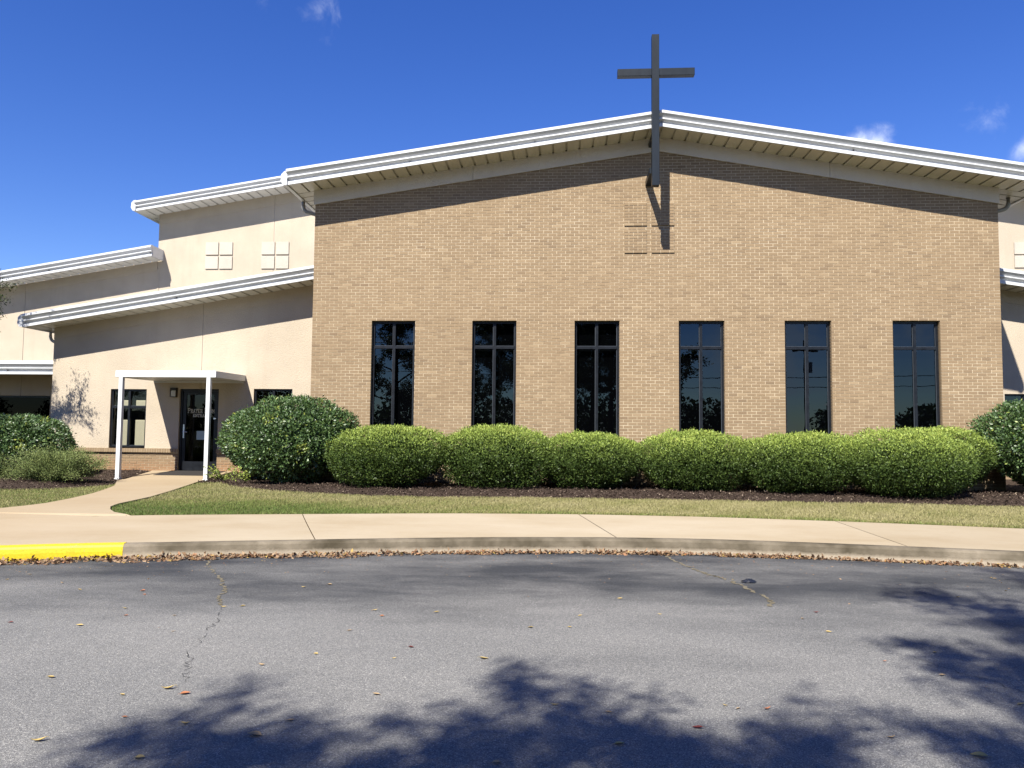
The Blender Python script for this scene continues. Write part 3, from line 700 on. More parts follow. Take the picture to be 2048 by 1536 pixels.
# side eaves with gutter and downspout elbow
def side_eave(x, zw, sgn, y0, y1, parent, sof='cream', ox=.44, drop=.07):
    out = Vector((sgn, 0, 0)); 
    soffit_pts = ((x, y0 + D + .0, zw), (x, y1, zw))
    P0, P1 = Vector(soffit_pts[0]), Vector(soffit_pts[1]); n = int((P1 - P0).length / .30); d = (P1 - P0) / n
    for i in range(min(n, 10)):
        a = P0 + d * i + Vector((0, .02, 0)); c = P0 + d * (i + 1) - Vector((0, .02, 0)); dz = Vector((0, 0, -drop))
        q = [a, c, c + out * ox + dz, a + out * ox + dz]; mb = MB(); mb.hexa(q + [p + Vector((0, 0, .012)) for p in q]); mb.build('soffit_panel', sof, parent)
    q = [P0, P1, P1 + out * ox + Vector((0, 0, -drop)), P0 + out * ox + Vector((0, 0, -drop))]
    mb = MB(); mb.hexa([p + Vector((0, 0, .03)) for p in q] + [p + Vector((0, 0, .05)) for p in q]); mb.build('soffit_backing', sof, parent)
    zb = zw - drop - .02
    pr = [(ox - .01, 0), (ox + .075, 0), (ox + .10, .05), (ox + .13, .09), (ox + .13, .15), (ox + .115, .16), (ox + .10, .15), (ox - .01, .15)]
    mb = MB(); mb.extrude([(x + sgn * o, y0 - .09, zb + z) for o, z in pr], [(x + sgn * o, y1, zb + z) for o, z in pr]); mb.build('gutter', 'white', parent)
    mb = MB()
    mb.extrude([(x + sgn * o, y0 - .09 + .0, zb + .15 + z) for o, z in ((ox - .02, .0), (ox + .12, .0), (ox + .12, .10), (ox + .05, .17), (ox - .02, .18))],
               [(x + sgn * o, y0 + 8.0, zb + .15 + z) for o, z in ((ox - .02, .0), (ox + .12, .0), (ox + .12, .10), (ox + .05, .17), (ox - .02, .18))]); mb.build('roof_edge', 'white', parent)
def downspout(x, zt, sgn, y, parent, ox=.48, zlow=.35, m='downspout', r=.047):
    pts = [(x + sgn * ox, y, zt + .02), (x + sgn * ox, y, zt - .10)]
    for k in range(1, 9):
        t = k / 8 * PI * .42; pts.append((x + sgn * (ox - .16 * (1 - math.cos(t))), y, zt - .10 - .16 * math.sin(t)))
    lx, _, lz = pts[-1]
    pts += [(x + sgn * .11, y, lz - .07), (x + sgn * .07, y, lz - .10), (x + sgn * .055, y, lz - .16), (x + sgn * .055, y, zlow)]
    mb = MB(); mb.tube(pts, [r] * len(pts), 12); mb.build('downspout', m, parent, smooth=True)
side_eave(0.0, S_MAIN(0), -1, -D, 11.0, roof_m); downspout(0.0, S_MAIN(0) - .10, -1, .55, church)
side_eave(HW, S_MAIN(HW), 1, -D, 11.0, roof_m, ox=.74, drop=.12); downspout(HW, S_MAIN(HW) - .10, 1, .45, church)
side_eave(-7.754, S_A(-7.754), -1, YA - D, YB - .2, roof_a, ox=.38, drop=.05); downspout(-7.754, S_A(-7.754) - .07, -1, YA + .45, church, ox=.42, m='white', r=.04)
side_eave(-7.083, S_B(-7.083), -1, YB - D, YB + 8, roof_b, 'cream_bounce', ox=.40, drop=.05); downspout(-7.083, S_B(-7.083) - .06, -1, YB + .9, church, ox=.40, m='white')

# frieze boards
def frieze(xs, Y, zlo, zhi, m, t=.02, gap=.006):
    for a, c in zip(xs[:-1], xs[1:]):
        a2, c2 = a + gap / 2, c - gap / 2
        mb = MB(); P = [(a2, Y - t, zlo(a2)), (c2, Y - t, zlo(c2)), (c2, Y - .001, zlo(c2)), (a2, Y - .001, zlo(a2))]
        mb.hexa(P + [(x, y, zhi(x) + .005) for x, y, z in P]); mb.build('frieze_panel', m, church, bevel=.003)
frieze([-.03, 3.728, 8.0, 11.82, HW + .02], -.006, FZ_MAIN, S_MAIN, 'frieze', .035)
frieze([-7.754, -3.66, -.003], YA, FZ_A, S_A, 'stucco', .015)
frieze([-7.083, -3.31, -.003], YB, FZ_B, S_B, 'stucco', .015)
frieze([-20, -11.45, -7.09], YB, FZ_C, S_C, 'stucco', .015)
frieze([HW + .006, 19.3, 23.4], YR, FZ_R, S_R, 'stucco', .015)

# --- stucco walls, panel by panel with recessed joints
def stucco_wall(x0, x1, Y, zlo, zfun, openings=(), joints=(), m='stucco', thick=.25, zcut=None):
    """openings: (x0,x1,z0,z1). Split in columns at openings and joints."""
    xs = sorted(set([x0, x1] + [e for o in openings for e in o[:2]] + list(joints)))
    wall = None; back = MB(); 
    for a, c in zip(xs[:-1], xs[1:]):
        mb = MB(); g0 = .008 if a in joints else 0; g1 = .008 if c in joints else 0
        if zcut and (a in joints or c in joints): pass
        segs = [(zlo, None)]
        op = [o for o in openings if o[0] <= a + 1e-6 and o[1] >= c - 1e-6]
        cur = zlo
        lst = []
        for o in sorted(op, key=lambda o: o[2]):
            if o[2] > cur + 1e-4: lst.append((cur, o[2]))
            cur = o[3]
        lst.append((cur, None))
        for zb, zt in lst:
            if zt is None: P = [(a + g0, Y, zb), (c - g1, Y, zb), (c - g1, Y + thick, zb), (a + g0, Y + thick, zb)]; mb.hexa(P + [(x, y, zfun(x)) for x, y, z in P])
            else: mb.box(a + g0, c - g1, Y, Y + thick, zb, zt)
        o_ = mb.build('stucco_panel', m, church)
    for j in joints:
        bk = MB(); bk.box(j - .0079, j + .0079, Y + .014, Y + thick - .01, max(zlo, 2.56) if Y == YA else zlo, zfun(j)); bk.build('wall_joint', 'frieze', church)
BT = .962                                                 # top of the brick base
AWIN = (-6.121, -5.135, BT, 2.52); BWIN = (-2.235, -1.203, BT, 2.545); DOOR = (-4.235, -3.175, .30, 2.534)
stucco_wall(-7.754, -.002, YA, BT, lambda x: S_A(x) + .04, [AWIN, BWIN, (DOOR[0], DOOR[1], BT, DOOR[3])], [-3.66])
stucco_wall(-7.083, -.002, YB, 3.0, lambda x: S_B(x) + .04, [], [-3.31])
stucco_wall(-20.0, -7.09, YB, 2.49, lambda x: S_C(x) + .04, [], [-11.45])
stucco_wall(-10.46, -7.09, YB, .2, lambda x: 2.488)
stucco_wall(HW + .004, 23.0, YR, 1.0, lambda x: S_R(x) + .04, [(17.137, 18.15, 1.0, 2.574)], [19.3])
stucco_wall(HW - 1, 23.0, YB, 4.0, lambda x: S_RB(x) + .04, [], [])
mb = MB(); mb.box(-7.75, -7.55, YA + .26, YB - .01, .2, S_A(-7.75) + .03); mb.build('wing_side_wall', 'stucco', church)
mb = MB(); mb.box(22.75, 22.95, YR + .26, YB - .01, .2, S_R(22.8) + .03); mb.build('wing_side_wall', 'stucco', church)
# a narrow vertical trim where the middle roof meets the upper wall
mb = MB(); mb.box(-7.088, -7.03, YB - .012, YB - .001, 5.6, S_C(-7.05) - .25); mb.build('corner_trim', 'stucco', church)
# raised squares of stucco
def tiles(xs, zs, Y, parent):
    for x0, x1 in xs:
        for z0, z1 in zs:
            mb = MB(); mb.box(x0, x1, Y - .035, Y - .001, z0, z1); mb.build('wall_tile', 'stucco_tile', parent, bevel=.004)
tiles([(-5.516, -5.10), (-5.062, -4.64), (-3.694, -3.272), (-3.228, -2.815)], [(7.005, 7.408), (6.552, 6.955)], YB, church)
tiles([(19.18, 19.60), (19.64, 20.06)], [(6.88, 7.24), (6.48, 6.84)], YB, church)

# --- brick base of the left wing with a projecting soldier cap
def brick_base(x0, x1, Y):
    mb = MB(); mb.box(x0, x1, Y + .004, Y + .2, .1, BT - .003); base = mb.build('brick_base', 'mortar', church)
    z = BT - .125 - CH * 10 + .004; r = 0; bb = MB()
    while z < BT - .13:
        x = x0 - (r % 2) * BWID / 2
        while x < x1 - .015:
            a, c = max(x, x0), min(x + BWID - JT, x1)
            if c - a > .02:
                y = Y - random.uniform(.002, .006); bb.box(a, c, y, y + .02, z, z + CH - JT, t=tint_val(0) * .8, skip='k')
            x += BWID
        z += CH; r += 1
    bb.build('base_bricks', 'brick', base, kind='stuff')
    cp = MB(); cp.box(x0, x1, Y - .056, Y + .003, BT - .105, BT - .004); cap = cp.build('base_cap', 'mortar', base)
    x = x0
    cb = MB()
    while x < x1 - .03:
        c = min(x + CH - JT, x1); cb.box(x, c, Y - .062, Y - .03, BT - .100, BT + .001, t=tint_val(0) * .7); x += CH
    cb.build('cap_bricks', 'brick', base, kind='stuff')
brick_base(-7.754, DOOR[0], YA); brick_base(DOOR[1], -.004, YA)
for o in (AWIN, BWIN):
    window(o[0], o[1], o[2] + .02, o[3], YA + .05, 2.045, 'glass_clear', 'blind', church, .06, (.28, .20))
window(17.137, 18.15, 1.02, 2.574, YR + .05, 2.1, 'glass', 'blind_dark', church)
mb = MB(); mb.box(-7.0, -.4, YA + .75, YA + .8, .3, 3.0); mb.box(-7.0, -.4, YA + .26, YA + .75, 2.7, 2.74); mb.box(16.6, 19, YR + .6, YR + .64, .3, 3.0); mb.build('dark_room', 'room', church)
brick_r = MB(); brick_r.box(HW + .004, 23.0, YR + .002, YR + .2, .1, 1.0); brick_r.build('brick_base', 'brick', church)

# --- entrance door with lettering
def door():
    x0, x1, z0, z1 = DOOR; y = YA + .06; f = .055
    mb = MB(); mb.box(x0, x0 + f, y, y + .12, z0, z1); mb.box(x1 - f, x1, y, y + .12, z0, z1); mb.box(x0 + f, x1 - f, y, y + .12, z1 - f, z1)
    mb.build('door_frame', 'frame', church)
    a, c, b_, t = x0 + f + .004, x1 - f - .004, z0 + .09, z1 - f - .004; st = .09
    mb = MB(); yy = y + .03
    mb.box(a, a + st, yy, yy + .045, b_, t); mb.box(c - st, c, yy, yy + .045, b_, t); mb.box(a + st, c - st, yy, yy + .045, t - st, t); mb.box(a + st, c - st, yy, yy + .045, b_, b_ + .24)
    d = mb.build('door', 'frame', church)
    mb = MB(); mb.face([(a + st, yy + .02, b_ + .24), (c - st, yy + .02, b_ + .24), (c - st, yy + .02, t - st), (a + st, yy + .02, t - st)]); mb.build('pane', 'glass_door', d)
    mb = MB(); mb.box(a + .025, a + .06, yy - .012, yy - .001, 1.24, 1.60); mb.tube([(a + .042, yy - .01, 1.40), (a + .042, yy - .055, 1.40), (a + .16, yy - .055, 1.40)], [.011] * 3, 8); mb.build('handle', 'chrome', d)
    mb = MB(); mb.box(c - .085, c - .02, yy - .05, yy - .001, 1.74, 1.775); mb.build('door_closer_arm', 'chrome', d)
    mb = MB(); mb.box(-3.79, -3.50, yy + .012, yy + .016, 1.20, 1.43); n_ = mb.build('notice', 'paper', d)
    # slab serif capitals drawn as strokes on a 4 x 6 grid
    G = {'P': [(1, 0, 1, 6), (1, 6, 3.2, 6), (3.2, 6, 4, 5.3), (4, 5.3, 4, 3.7), (4, 3.7, 3.2, 3), (3.2, 3, 1, 3), (.2, 0, 2, 0), (.2, 6, 1, 6)],
         'R': [(1, 0, 1, 6), (1, 6, 3.2, 6), (3.2, 6, 4, 5.3), (4, 5.3, 4, 3.9), (4, 3.9, 3.2, 3.2), (3.2, 3.2, 1, 3.2), (2.6, 3.2, 4, 0), (.2, 0, 1.9, 0), (.2, 6, 1, 6), (3.6, 0, 4.6, 0)],
         'A': [(.6, 0, 2.4, 6), (2.4, 6, 4.2, 0), (1.2, 2, 3.6, 2), (0, 0, 1.4, 0), (3.4, 0, 4.8, 0)],
         'Y': [(.6, 6, 2.4, 3), (4.2, 6, 2.4, 3), (2.4, 3, 2.4, 0), (0, 6, 1.4, 6), (3.4, 6, 4.8, 6), (1.5, 0, 3.3, 0)],
         'E': [(1, 0, 1, 6), (.2, 6, 4, 6), (.2, 0, 4.2, 0), (1, 3, 3.2, 3), (4, 6, 4, 4.9), (4.2, 0, 4.2, 1.2)],
         'O': [(1.4, 0, 3.2, 0), (3.2, 0, 4.2, 1.4), (4.2, 1.4, 4.2, 4.6), (4.2, 4.6, 3.2, 6), (3.2, 6, 1.4, 6), (1.4, 6, .4, 4.6), (.4, 4.6, .4, 1.4), (.4, 1.4, 1.4, 0)],
         'M': [(.8, 0, .8, 6), (.8, 6, 2.6, 2), (2.6, 2, 4.4, 6), (4.4, 6, 4.4, 0), (0, 0, 1.6, 0), (3.6, 0, 5.2, 0), (0, 6, .8, 6), (4.4, 6, 5.2, 6)],
         'N': [(.8, 0, .8, 6), (.8, 6, 4, 0), (4, 0, 4, 6), (0, 0, 1.6, 0), (0, 6, .8, 6), (3.2, 6, 4.8, 6)],
         'T': [(2.4, 0, 2.4, 6), (.3, 6, 4.5, 6), (1.5, 0, 3.3, 0), (.3, 6, .3, 4.8), (4.5, 6, 4.5, 4.8)],
         'C': [(4.1, 1.2, 3.2, 0), (3.2, 0, 1.5, 0), (1.5, 0, .5, 1.4), (.5, 1.4, .5, 4.6), (.5, 4.6, 1.5, 6), (1.5, 6, 3.2, 6), (3.2, 6, 4.1, 5), (4.1, 6.1, 4.1, 4.6)]}
    def text(words, xs0, xs1, zb, hcap, hsm, name):
        adv = []; 
        for w in words:
            for i, ch in enumerate(w): adv.append((ch, hcap if (i == 0 and hcap != hsm) else hsm))
            adv.append((' ', hsm))
        adv = adv[:-1]; unit_w = sum((5.7 if ch == 'M' else 5.3) * h / 6 if ch != ' ' else 3.2 * h / 6 for ch, h in adv)
        k = (xs1 - xs0) / unit_w; x = xs0; mb = MB(); wd = .0060
        for ch, h in adv:
            if ch != ' ':
                for (p, q, r_, s_) in G[ch]:
                    A = Vector((x + p * h / 6 * k, 0, zb + q * h / 6)); B = Vector((x + r_ * h / 6 * k, 0, zb + s_ * h / 6)); d_ = (B - A).normalized() * wd; nrm = Vector((-d_.z, 0, d_.x)) * .85
                    A2, B2 = A - d_ * .6, B + d_ * .6; yq = yy + .0165 - random.uniform(0, .0012)
                    mb.face([(A2 + nrm)[:1] + (yq,) + (A2 + nrm)[2:], (A2 - nrm)[:1] + (yq,) + (A2 - nrm)[2:], (B2 - nrm)[:1] + (yq,) + (B2 - nrm)[2:], (B2 + nrm)[:1] + (yq,) + (B2 + nrm)[2:]])
            x += (5.7 if ch == 'M' else 5.3) * h / 6 * k if ch != ' ' else 3.2 * h / 6 * k
        mb.build(name, 'letter', d)
    text(['PRAYER', 'ROOM'], -4.05, -3.32, 1.905, .118, .095, 'lettering'); text(['ENTRANCE'], -3.905, -3.40, 1.80, .07, .07, 'lettering')
    mb = MB(); mb.box(x0 - .02, x1 + .02, YA - .02, YA + .3, .25, .372); mb.build('threshold', 'concrete', church)
    mb = MB(); mb.box(x0, x1, YA + .9, YA + .93, .25, 2.6); mb.build('dark_room', 'room', church)
door()
# --- low porch roof on the far left, with the dark glazed opening behind
yp = 4.55
mb = MB(); P = [(-20, yp + .02, 3.16), (-7.76, yp + .02, 3.16), (-7.76, YB - .005, 3.30), (-20, YB - .005, 3.30)]; mb.hexa(P + [(x, y, z + .22) for x, y, z in P]); porch = mb.build('porch_roof', 'roof', church)
fascia((-20, yp, 3.07), (-7.76, yp, 3.07), (0, -1, 0), .98, porch)
soffit((-20, YB - .01, 3.15), (-7.76, YB - .01, 3.15), (0, -1, 0), YB - yp - .02, porch, 'cream', .4)
mb = MB(); mb.box(-20, -10.5, YB + .25, YB + .30, .2, 2.49); mb.build('dark_room', 'room', church)
mb = MB()
for x in (-20, -17.5, -15, -12.7, -10.52): mb.box(x, x + .055, YB + .1, YB + .16, .3, 2.44)
mb.box(-20, -10.46, YB + .1, YB + .16, 2.441, 2.49); pf = mb.build('window', 'frame', church)
mb = MB(); mb.face([(-20, YB + .13, .3), (-10.5, YB + .13, .3), (-10.5, YB + .13, 2.44), (-20, YB + .13, 2.44)]); mb.build('pane', 'glass_porch', pf)
for x in (-12.13, -11.32):
    mb = MB(); mb.face([(x, YB + .125, 1.75), (x + .14, YB + .125, 1.83), (x + .04, YB + .125, 1.95)]); mb.build('decal', 'decal', pf)

# ================================================================== cross
cross = empty('cross', (7.82, -1.05, 6.8))
tag(cross, 'tall dark grey steel cross standing off the brick gable', 'cross')
def cbox(nm, *a, bev=.006):
    mb = MB(); mb.box(*a); return child(mb.build(nm, 'steel', None, bevel=bev), cross)
cbox('upright', 7.735, 7.893, -1.05, -.89, 6.818, 10.17)
cbox('arm', 6.992, 7.733, -1.045, -.895, 9.248, 9.408); cbox('arm', 7.895, 8.655, -1.045, -.895, 9.248, 9.408)
mb = MB(); mb.box(7.70, 7.83, -.89, -.012, 7.13, 7.25); child(mb.build('bracket', 'steel'), cross)
mb = MB(); mb.box(7.77, 7.86, -.888, -.04, 8.02, 8.12); child(mb.build('bracket', 'steel'), cross)

# ================================================================== entrance canopy
can = empty('entrance_canopy', (-3.7, .41, .26))
tag(can, 'small white flat metal canopy on two posts over the prayer room door', 'canopy')
cf = .41; cx0, cx1 = -4.965, -2.462; zt, zb_ = 2.877, 2.719
def cn(nm, mb, m='white', bevel=.0): return child(mb.build(nm, m, None, bevel=bevel), can)
mb = MB(); mb.box(cx0, cx1, cf, cf + .05, zb_, zt); cn('front_fascia', mb, bevel=.008)
for x in (cx0, cx1 - .05):
    mb = MB(); mb.hexa([(x, cf + .052, zb_), (x + .05, cf + .052, zb_), (x + .05, YA - .002, zb_ + .02), (x, YA - .002, zb_ + .02), (x, cf + .052, zt), (x + .05, cf + .052, zt), (x + .05, YA - .002, zt + .02), (x, YA - .002, zt + .02)]); cn('side_fascia', mb, bevel=.005)
n = 8; wpan = (cx1 - cx0 - .11) / n
for i in range(n):
    a = cx0 + .055 + i * wpan; mb = MB(); mb.box(a + .012, a + wpan - .012, cf + .06, YA - .004, zb_ - .012 + .03, zb_ + .045); cn('roof_pan', mb)
mb = MB(); mb.box(cx0 + .052, cx1 - .052, cf + .052, YA - .003, zb_ + .055, zb_ + .075); cn('roof_deck', mb)
mb = MB(); mb.box(cx0 + .052, cx1 - .052, YA - .05, YA - .004, zb_ - .03, zb_ + .0175); cn('wall_rail', mb)
for x in (-4.875, -2.695):
    mb = MB(); mb.box(x, x + .098, cf - .0, cf + .10, .25, zb_ - .002); p_ = cn('post', mb, bevel=.006)
    mb = MB(); mb.box(x - .012, x + .110, cf - .012, cf + .112, .25, .29); pb = mb.build('post_base', 'white', p_)
# wall lamp
wl = empty('wall_lamp', (-4.37, YA, 2.43)); tag(wl, 'small square wall lamp with dark cap beside the prayer room door', 'lamp')
mb = MB(); mb.box(-4.452, -4.287, YA - .10, YA - .001, 2.49, 2.555); child(mb.build('lamp_cap', 'bronze', bevel=.005), wl)
mb = MB(); mb.box(-4.44, -4.30, YA - .088, YA - .002, 2.325, 2.488); child(mb.build('lamp_shade', 'lamp_shade', bevel=.01), wl)
mb = MB(); mb.box(-4.452, -4.441, YA - .10, YA - .001, 2.315, 2.489); mb.box(-4.299, -4.287, YA - .10, YA - .001, 2.315, 2.489); mb.box(-4.4405, -4.2995, YA - .10, YA - .001, 2.312, 2.324); child(mb.build('lamp_frame', 'bronze'), wl)
# door mat
mb = MB(); zq = lambda y: float(gz(y)) + .0175
P = [(-4.33, 1.15), (-2.90, 1.15), (-2.90, 2.08), (-4.33, 2.08)]
mb.hexa([(x, y, zq(y)) for x, y in P] + [(x, y, zq(y) + .010) for x, y in P]); tag(mb.build('door_mat', 'mat'), 'dark grey rubber mat lying before the prayer room door', 'mat')

# ================================================================== vegetation
def lumps(rng, n=14, amp=.10):
    d = unit(rng.normal(size=(n, 3))); a = rng.uniform(-amp, amp, n); k = rng.uniform(3, 9, n)
    def f(N): return 1 + sum(a[i] * np.exp(-k[i] * (1 - N @ d[i])) for i in range(n))
    return f
def shrub(name, c, r, top, nleaf, size, m, label, cat, group, seed, power=2.5, tintf=None, up=.35, depth=.13, sprigs=.0, aspect=.5, low=.12, base_r=.68):
    """a clipped rounded shrub: leaves through the outer shell of a lumpy superellipsoid"""
    rng = np.random.default_rng(seed); cx, cy = c; z0 = float(gz(cy)) + .02; h = (top - z0)
    cz = z0 + h * .52; rz = h * .52
    root = empty(name, (cx, cy, z0)); tag(root, label, cat, group)
    f = lumps(rng, 16, .13)
    N = unit(rng.normal(size=(int(nleaf * 1.35), 3)) * np.array([1, 1, 1.0]))
    N = N[N[:, 2] > -.93][:nleaf]; n = len(N)
    se = (np.abs(N[:, 0]) ** power + np.abs(N[:, 1]) ** power + np.abs(N[:, 2]) ** power) ** (-1 / power)
    rad = se * f(N)
    dep = np.abs(rng.normal(0, depth, n)); rr = rad * (1 - dep)
    spr = rng.random(n) < sprigs; rr = np.where(spr, rad * (1 + rng.random(n) * .06), rr)
    q3 = N * np.array([r[0], r[1], rz]); fq = 1.0 / size
    cl = np.sin(q3[:, 0] * .70 * fq + seed) + np.sin(q3[:, 1] * .77 * fq + 2.1 * seed) + np.sin(q3[:, 2] * .83 * fq + 1.7) + np.sin((q3[:, 0] + q3[:, 2]) * .42 * fq)
    rr = rr * (1 + cl * .017)
    fl = np.where(N[:, 2] < 0, 1 - (1 - base_r) * np.clip(-N[:, 2], 0, 1) ** 1.5, 1.0)
    P = np.stack([cx + N[:, 0] * rr * r[0] * fl, cy + N[:, 1] * rr * r[1] * fl, cz + N[:, 2] * rr * rz], 1)
    keep = (P[:, 2] > z0 + .01)
    # thin the shell in patches so the twigs and dark gaps show
    ph = np.sin(P[:, 0] * 9.1 + seed) * np.sin(P[:, 1] * 8.3 + 1) * np.sin(P[:, 2] * 10.7 + 2)
    keep &= rng.random(n) > np.clip(ph - .15, 0, 1) * 1.1
    keep &= rng.random(n) > np.clip((z0 + h * .30 - P[:, 2]) / (h * .30), 0, 1) * .55
    P, N, dep, spr = P[keep], N[keep], dep[keep], spr[keep]; n = len(P)
    Dr = N * .7 + np.array([0, 0, up]) + rng.normal(0, .55, (n, 3))
    S = size * rng.uniform(.65, 1.3, n)
    Q = leaf_quads(P, Dr, S, aspect, .3, rng, N + rng.normal(0, .6, (n, 3)))
    t = tintf(P, N, dep, rng, z0, h)
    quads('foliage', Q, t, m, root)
    # twiggy inside: stems fanning up from the root
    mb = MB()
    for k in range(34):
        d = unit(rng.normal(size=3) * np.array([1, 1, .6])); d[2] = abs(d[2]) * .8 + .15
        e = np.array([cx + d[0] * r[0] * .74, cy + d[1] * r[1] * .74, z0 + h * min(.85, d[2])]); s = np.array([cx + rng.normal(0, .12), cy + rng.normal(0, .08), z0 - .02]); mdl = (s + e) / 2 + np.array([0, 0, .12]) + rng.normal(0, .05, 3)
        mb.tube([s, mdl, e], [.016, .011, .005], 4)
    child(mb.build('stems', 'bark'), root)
    # dense leaves deeper inside close the view through the shrub
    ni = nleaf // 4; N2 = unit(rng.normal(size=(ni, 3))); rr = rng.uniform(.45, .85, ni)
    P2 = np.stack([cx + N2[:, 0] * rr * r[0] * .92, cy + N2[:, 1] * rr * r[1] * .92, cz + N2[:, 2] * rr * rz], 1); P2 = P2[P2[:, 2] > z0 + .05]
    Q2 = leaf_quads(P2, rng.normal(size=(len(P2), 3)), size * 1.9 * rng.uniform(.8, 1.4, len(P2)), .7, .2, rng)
    quads('inner_foliage', Q2, rng.uniform(0, .12, len(P2)), m, root)  # darkest tints: the shade inside the shrub is put into the leaf colour
    return root
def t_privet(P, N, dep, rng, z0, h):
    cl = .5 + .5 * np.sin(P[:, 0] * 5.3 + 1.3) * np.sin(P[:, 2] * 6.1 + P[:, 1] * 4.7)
    up = np.clip(N[:, 2] * .9 + .25, 0, 1)                  # this year's yellow shoots stand on top; the darker sides imitate shade
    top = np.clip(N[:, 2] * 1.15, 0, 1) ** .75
    return .12 + .60 * top + .12 * cl * (.4 + top) + rng.normal(0, .13, len(P)) - dep * 1.2  # tint also drops with depth, painting shade between the leaves
def t_cam(P, N, dep, rng, z0, h):
    t = .42 + rng.normal(0, .17, len(P)); fresh = rng.random(len(P)) < .035
    cl = np.sin(P[:, 0] * 4.1) * np.sin(P[:, 2] * 5.3 + 2) * np.sin(P[:, 1] * 3.7 + 1)
    return np.where(fresh | (cl > .82), t + .5, t)
PG = 'clipped yellow-green shrubs along the brick wall'
PV = [((2.23, -1.25), (1.36, 1.0), 1.52, 'yellow-green clipped shrub at the left end of the row, beside the big glossy bush', 11),
      ((4.40, -.98), (1.20, .90), 1.50, 'yellow-green clipped shrub in front of the second tall window from the left', 12),
      ((6.52, -.95), (1.20, .88), 1.41, 'yellow-green clipped shrub in front of the third tall window from the left', 13),
      ((8.56, -1.0), (1.20, .88), 1.39, 'yellow-green clipped shrub in front of the fourth tall window from the left', 14),
      ((10.66, -1.25), (1.26, .98), 1.40, 'yellow-green clipped shrub in front of the fifth tall window from the left', 15),
      ((12.60, -1.65), (1.26, 1.12), 1.44, 'tall domed yellow-green shrub bulging forward below the rightmost tall window', 16),
      ((13.62, -.85), (1.08, .75), 1.56, 'shadowed yellow-green shrub squeezed between the tall domed one and the glossy bush', 17)]
for c, r, top, lab, sdn in PV:
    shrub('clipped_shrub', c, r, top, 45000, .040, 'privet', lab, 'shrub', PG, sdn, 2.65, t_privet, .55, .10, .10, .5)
GG = 'glossy dark evergreen bushes'
for c, r, top, n, lab, sdn in [((.06, -.85), (1.40, .86), 2.06, 30000, 'big rounded dark glossy bush between the prayer room door and the brick wall', 21),
                         ((-1.38, .72), (.90, .85), 1.92, 18000, 'smaller dark glossy bush tucked behind the big one, right of the canopy post', 22),
                         ((15.98, -.75), (1.45, 1.0), 2.12, 30000, 'dark glossy bush cut off by the right edge, past the row of clipped shrubs', 23),
                         ((-7.45, .25), (1.38, 1.0), 1.74, 26000, 'dark glossy bush at the far left behind the feathery juniper', 24)]:
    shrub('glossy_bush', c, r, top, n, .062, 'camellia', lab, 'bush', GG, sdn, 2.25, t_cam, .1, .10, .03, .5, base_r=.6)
def juniper():
    rng = np.random.default_rng(31); c = np.array([-5.45, -1.0, .24]); root = empty('juniper', tuple(c)); tag(root, 'feathery spreading juniper in the mulch left of the canopy', 'shrub')
    Ps, Ds, Ss, T = [], [], [], []; mb = MB()
    for k in range(92):
        az = rng.uniform(0, 2 * PI); el = R(rng.uniform(6, 62)); ln = rng.uniform(.65, 1.2) * (1.0 if el < .7 else .80)
        d = np.array([math.cos(az) * math.cos(el), math.sin(az) * math.cos(el) * .8, math.sin(el) * .98]); s = c + rng.normal(0, .06, 3) * np.array([1, 1, .2]); pts = []
        for i in range(9):
            u = i / 8; pts.append(s + d * ln * u + np.array([0, 0, .10 * math.sin(u * 2.6)]))
        mb.tube(pts[::2], [.014, .011, .009, .006, .003], 4)
        for i in range(2, 9):
            n = 70 if i < 8 else 90; p0 = pts[i]; ds = unit(d + rng.normal(0, .55, (n, 3)) + np.array([0, 0, .25])); off = rng.normal(0, .032 + .012 * i / 2, (n, 3)) * np.array([1, 1, .7])
            Ps.append(p0 + off); Ds.append(ds); Ss.append(rng.uniform(.022, .055, n)); T.append(np.clip(.28 + .06 * i + rng.normal(0, .14, n), 0, 1))
    P, D_, S, T = map(np.concatenate, (Ps, Ds, Ss, T))
    k = P[:, 2] > c[2] + .03; P, D_, S, T = P[k], D_[k], S[k], T[k]
    quads('foliage', leaf_quads(P, D_, S, .26, .1, rng), T, 'juniper', root); child(mb.build('stems', 'bark'), root)
juniper()
def seedling(c, label, seed):
    rng = np.random.default_rng(seed); root = empty('seedling', c); tag(root, label, 'plant'); mb = MB(); Ps, Ds = [], []
    for k in range(16):
        az = rng.uniform(0, 2 * PI); ln = rng.uniform(.15, .42); e = np.array(c) + np.array([math.cos(az) * ln, math.sin(az) * ln * .7, rng.uniform(.08, .42)]); mdl = (np.array(c) + e) / 2 + np.array([0, 0, .08])
        mb.tube([c, mdl, e], [.006, .004, .002], 4)
        for u in np.linspace(.3, 1, 14):
            p = np.array(c) * (1 - u) ** 2 + 2 * u * (1 - u) * mdl + u * u * e; Ps += [p, p]; Ds += [rng.normal(0, 1, 3) + np.array([0, 0, .3]), rng.normal(0, 1, 3)]
    P, D_ = np.array(Ps), np.array(Ds); quads('foliage', leaf_quads(P, D_, rng.uniform(.03, .06, len(P)), .5, .2, rng), rng.uniform(.5, 1, len(P)), 'privet', root); child(mb.build('stems', 'bark'), root)
seedling((-2.15, .15, .27), 'thin straggly weed with small pale leaves by the right canopy post', 41)
seedling((-1.35, -.55, .27), 'low scruffy ground plant at the left foot of the big glossy bush', 42)

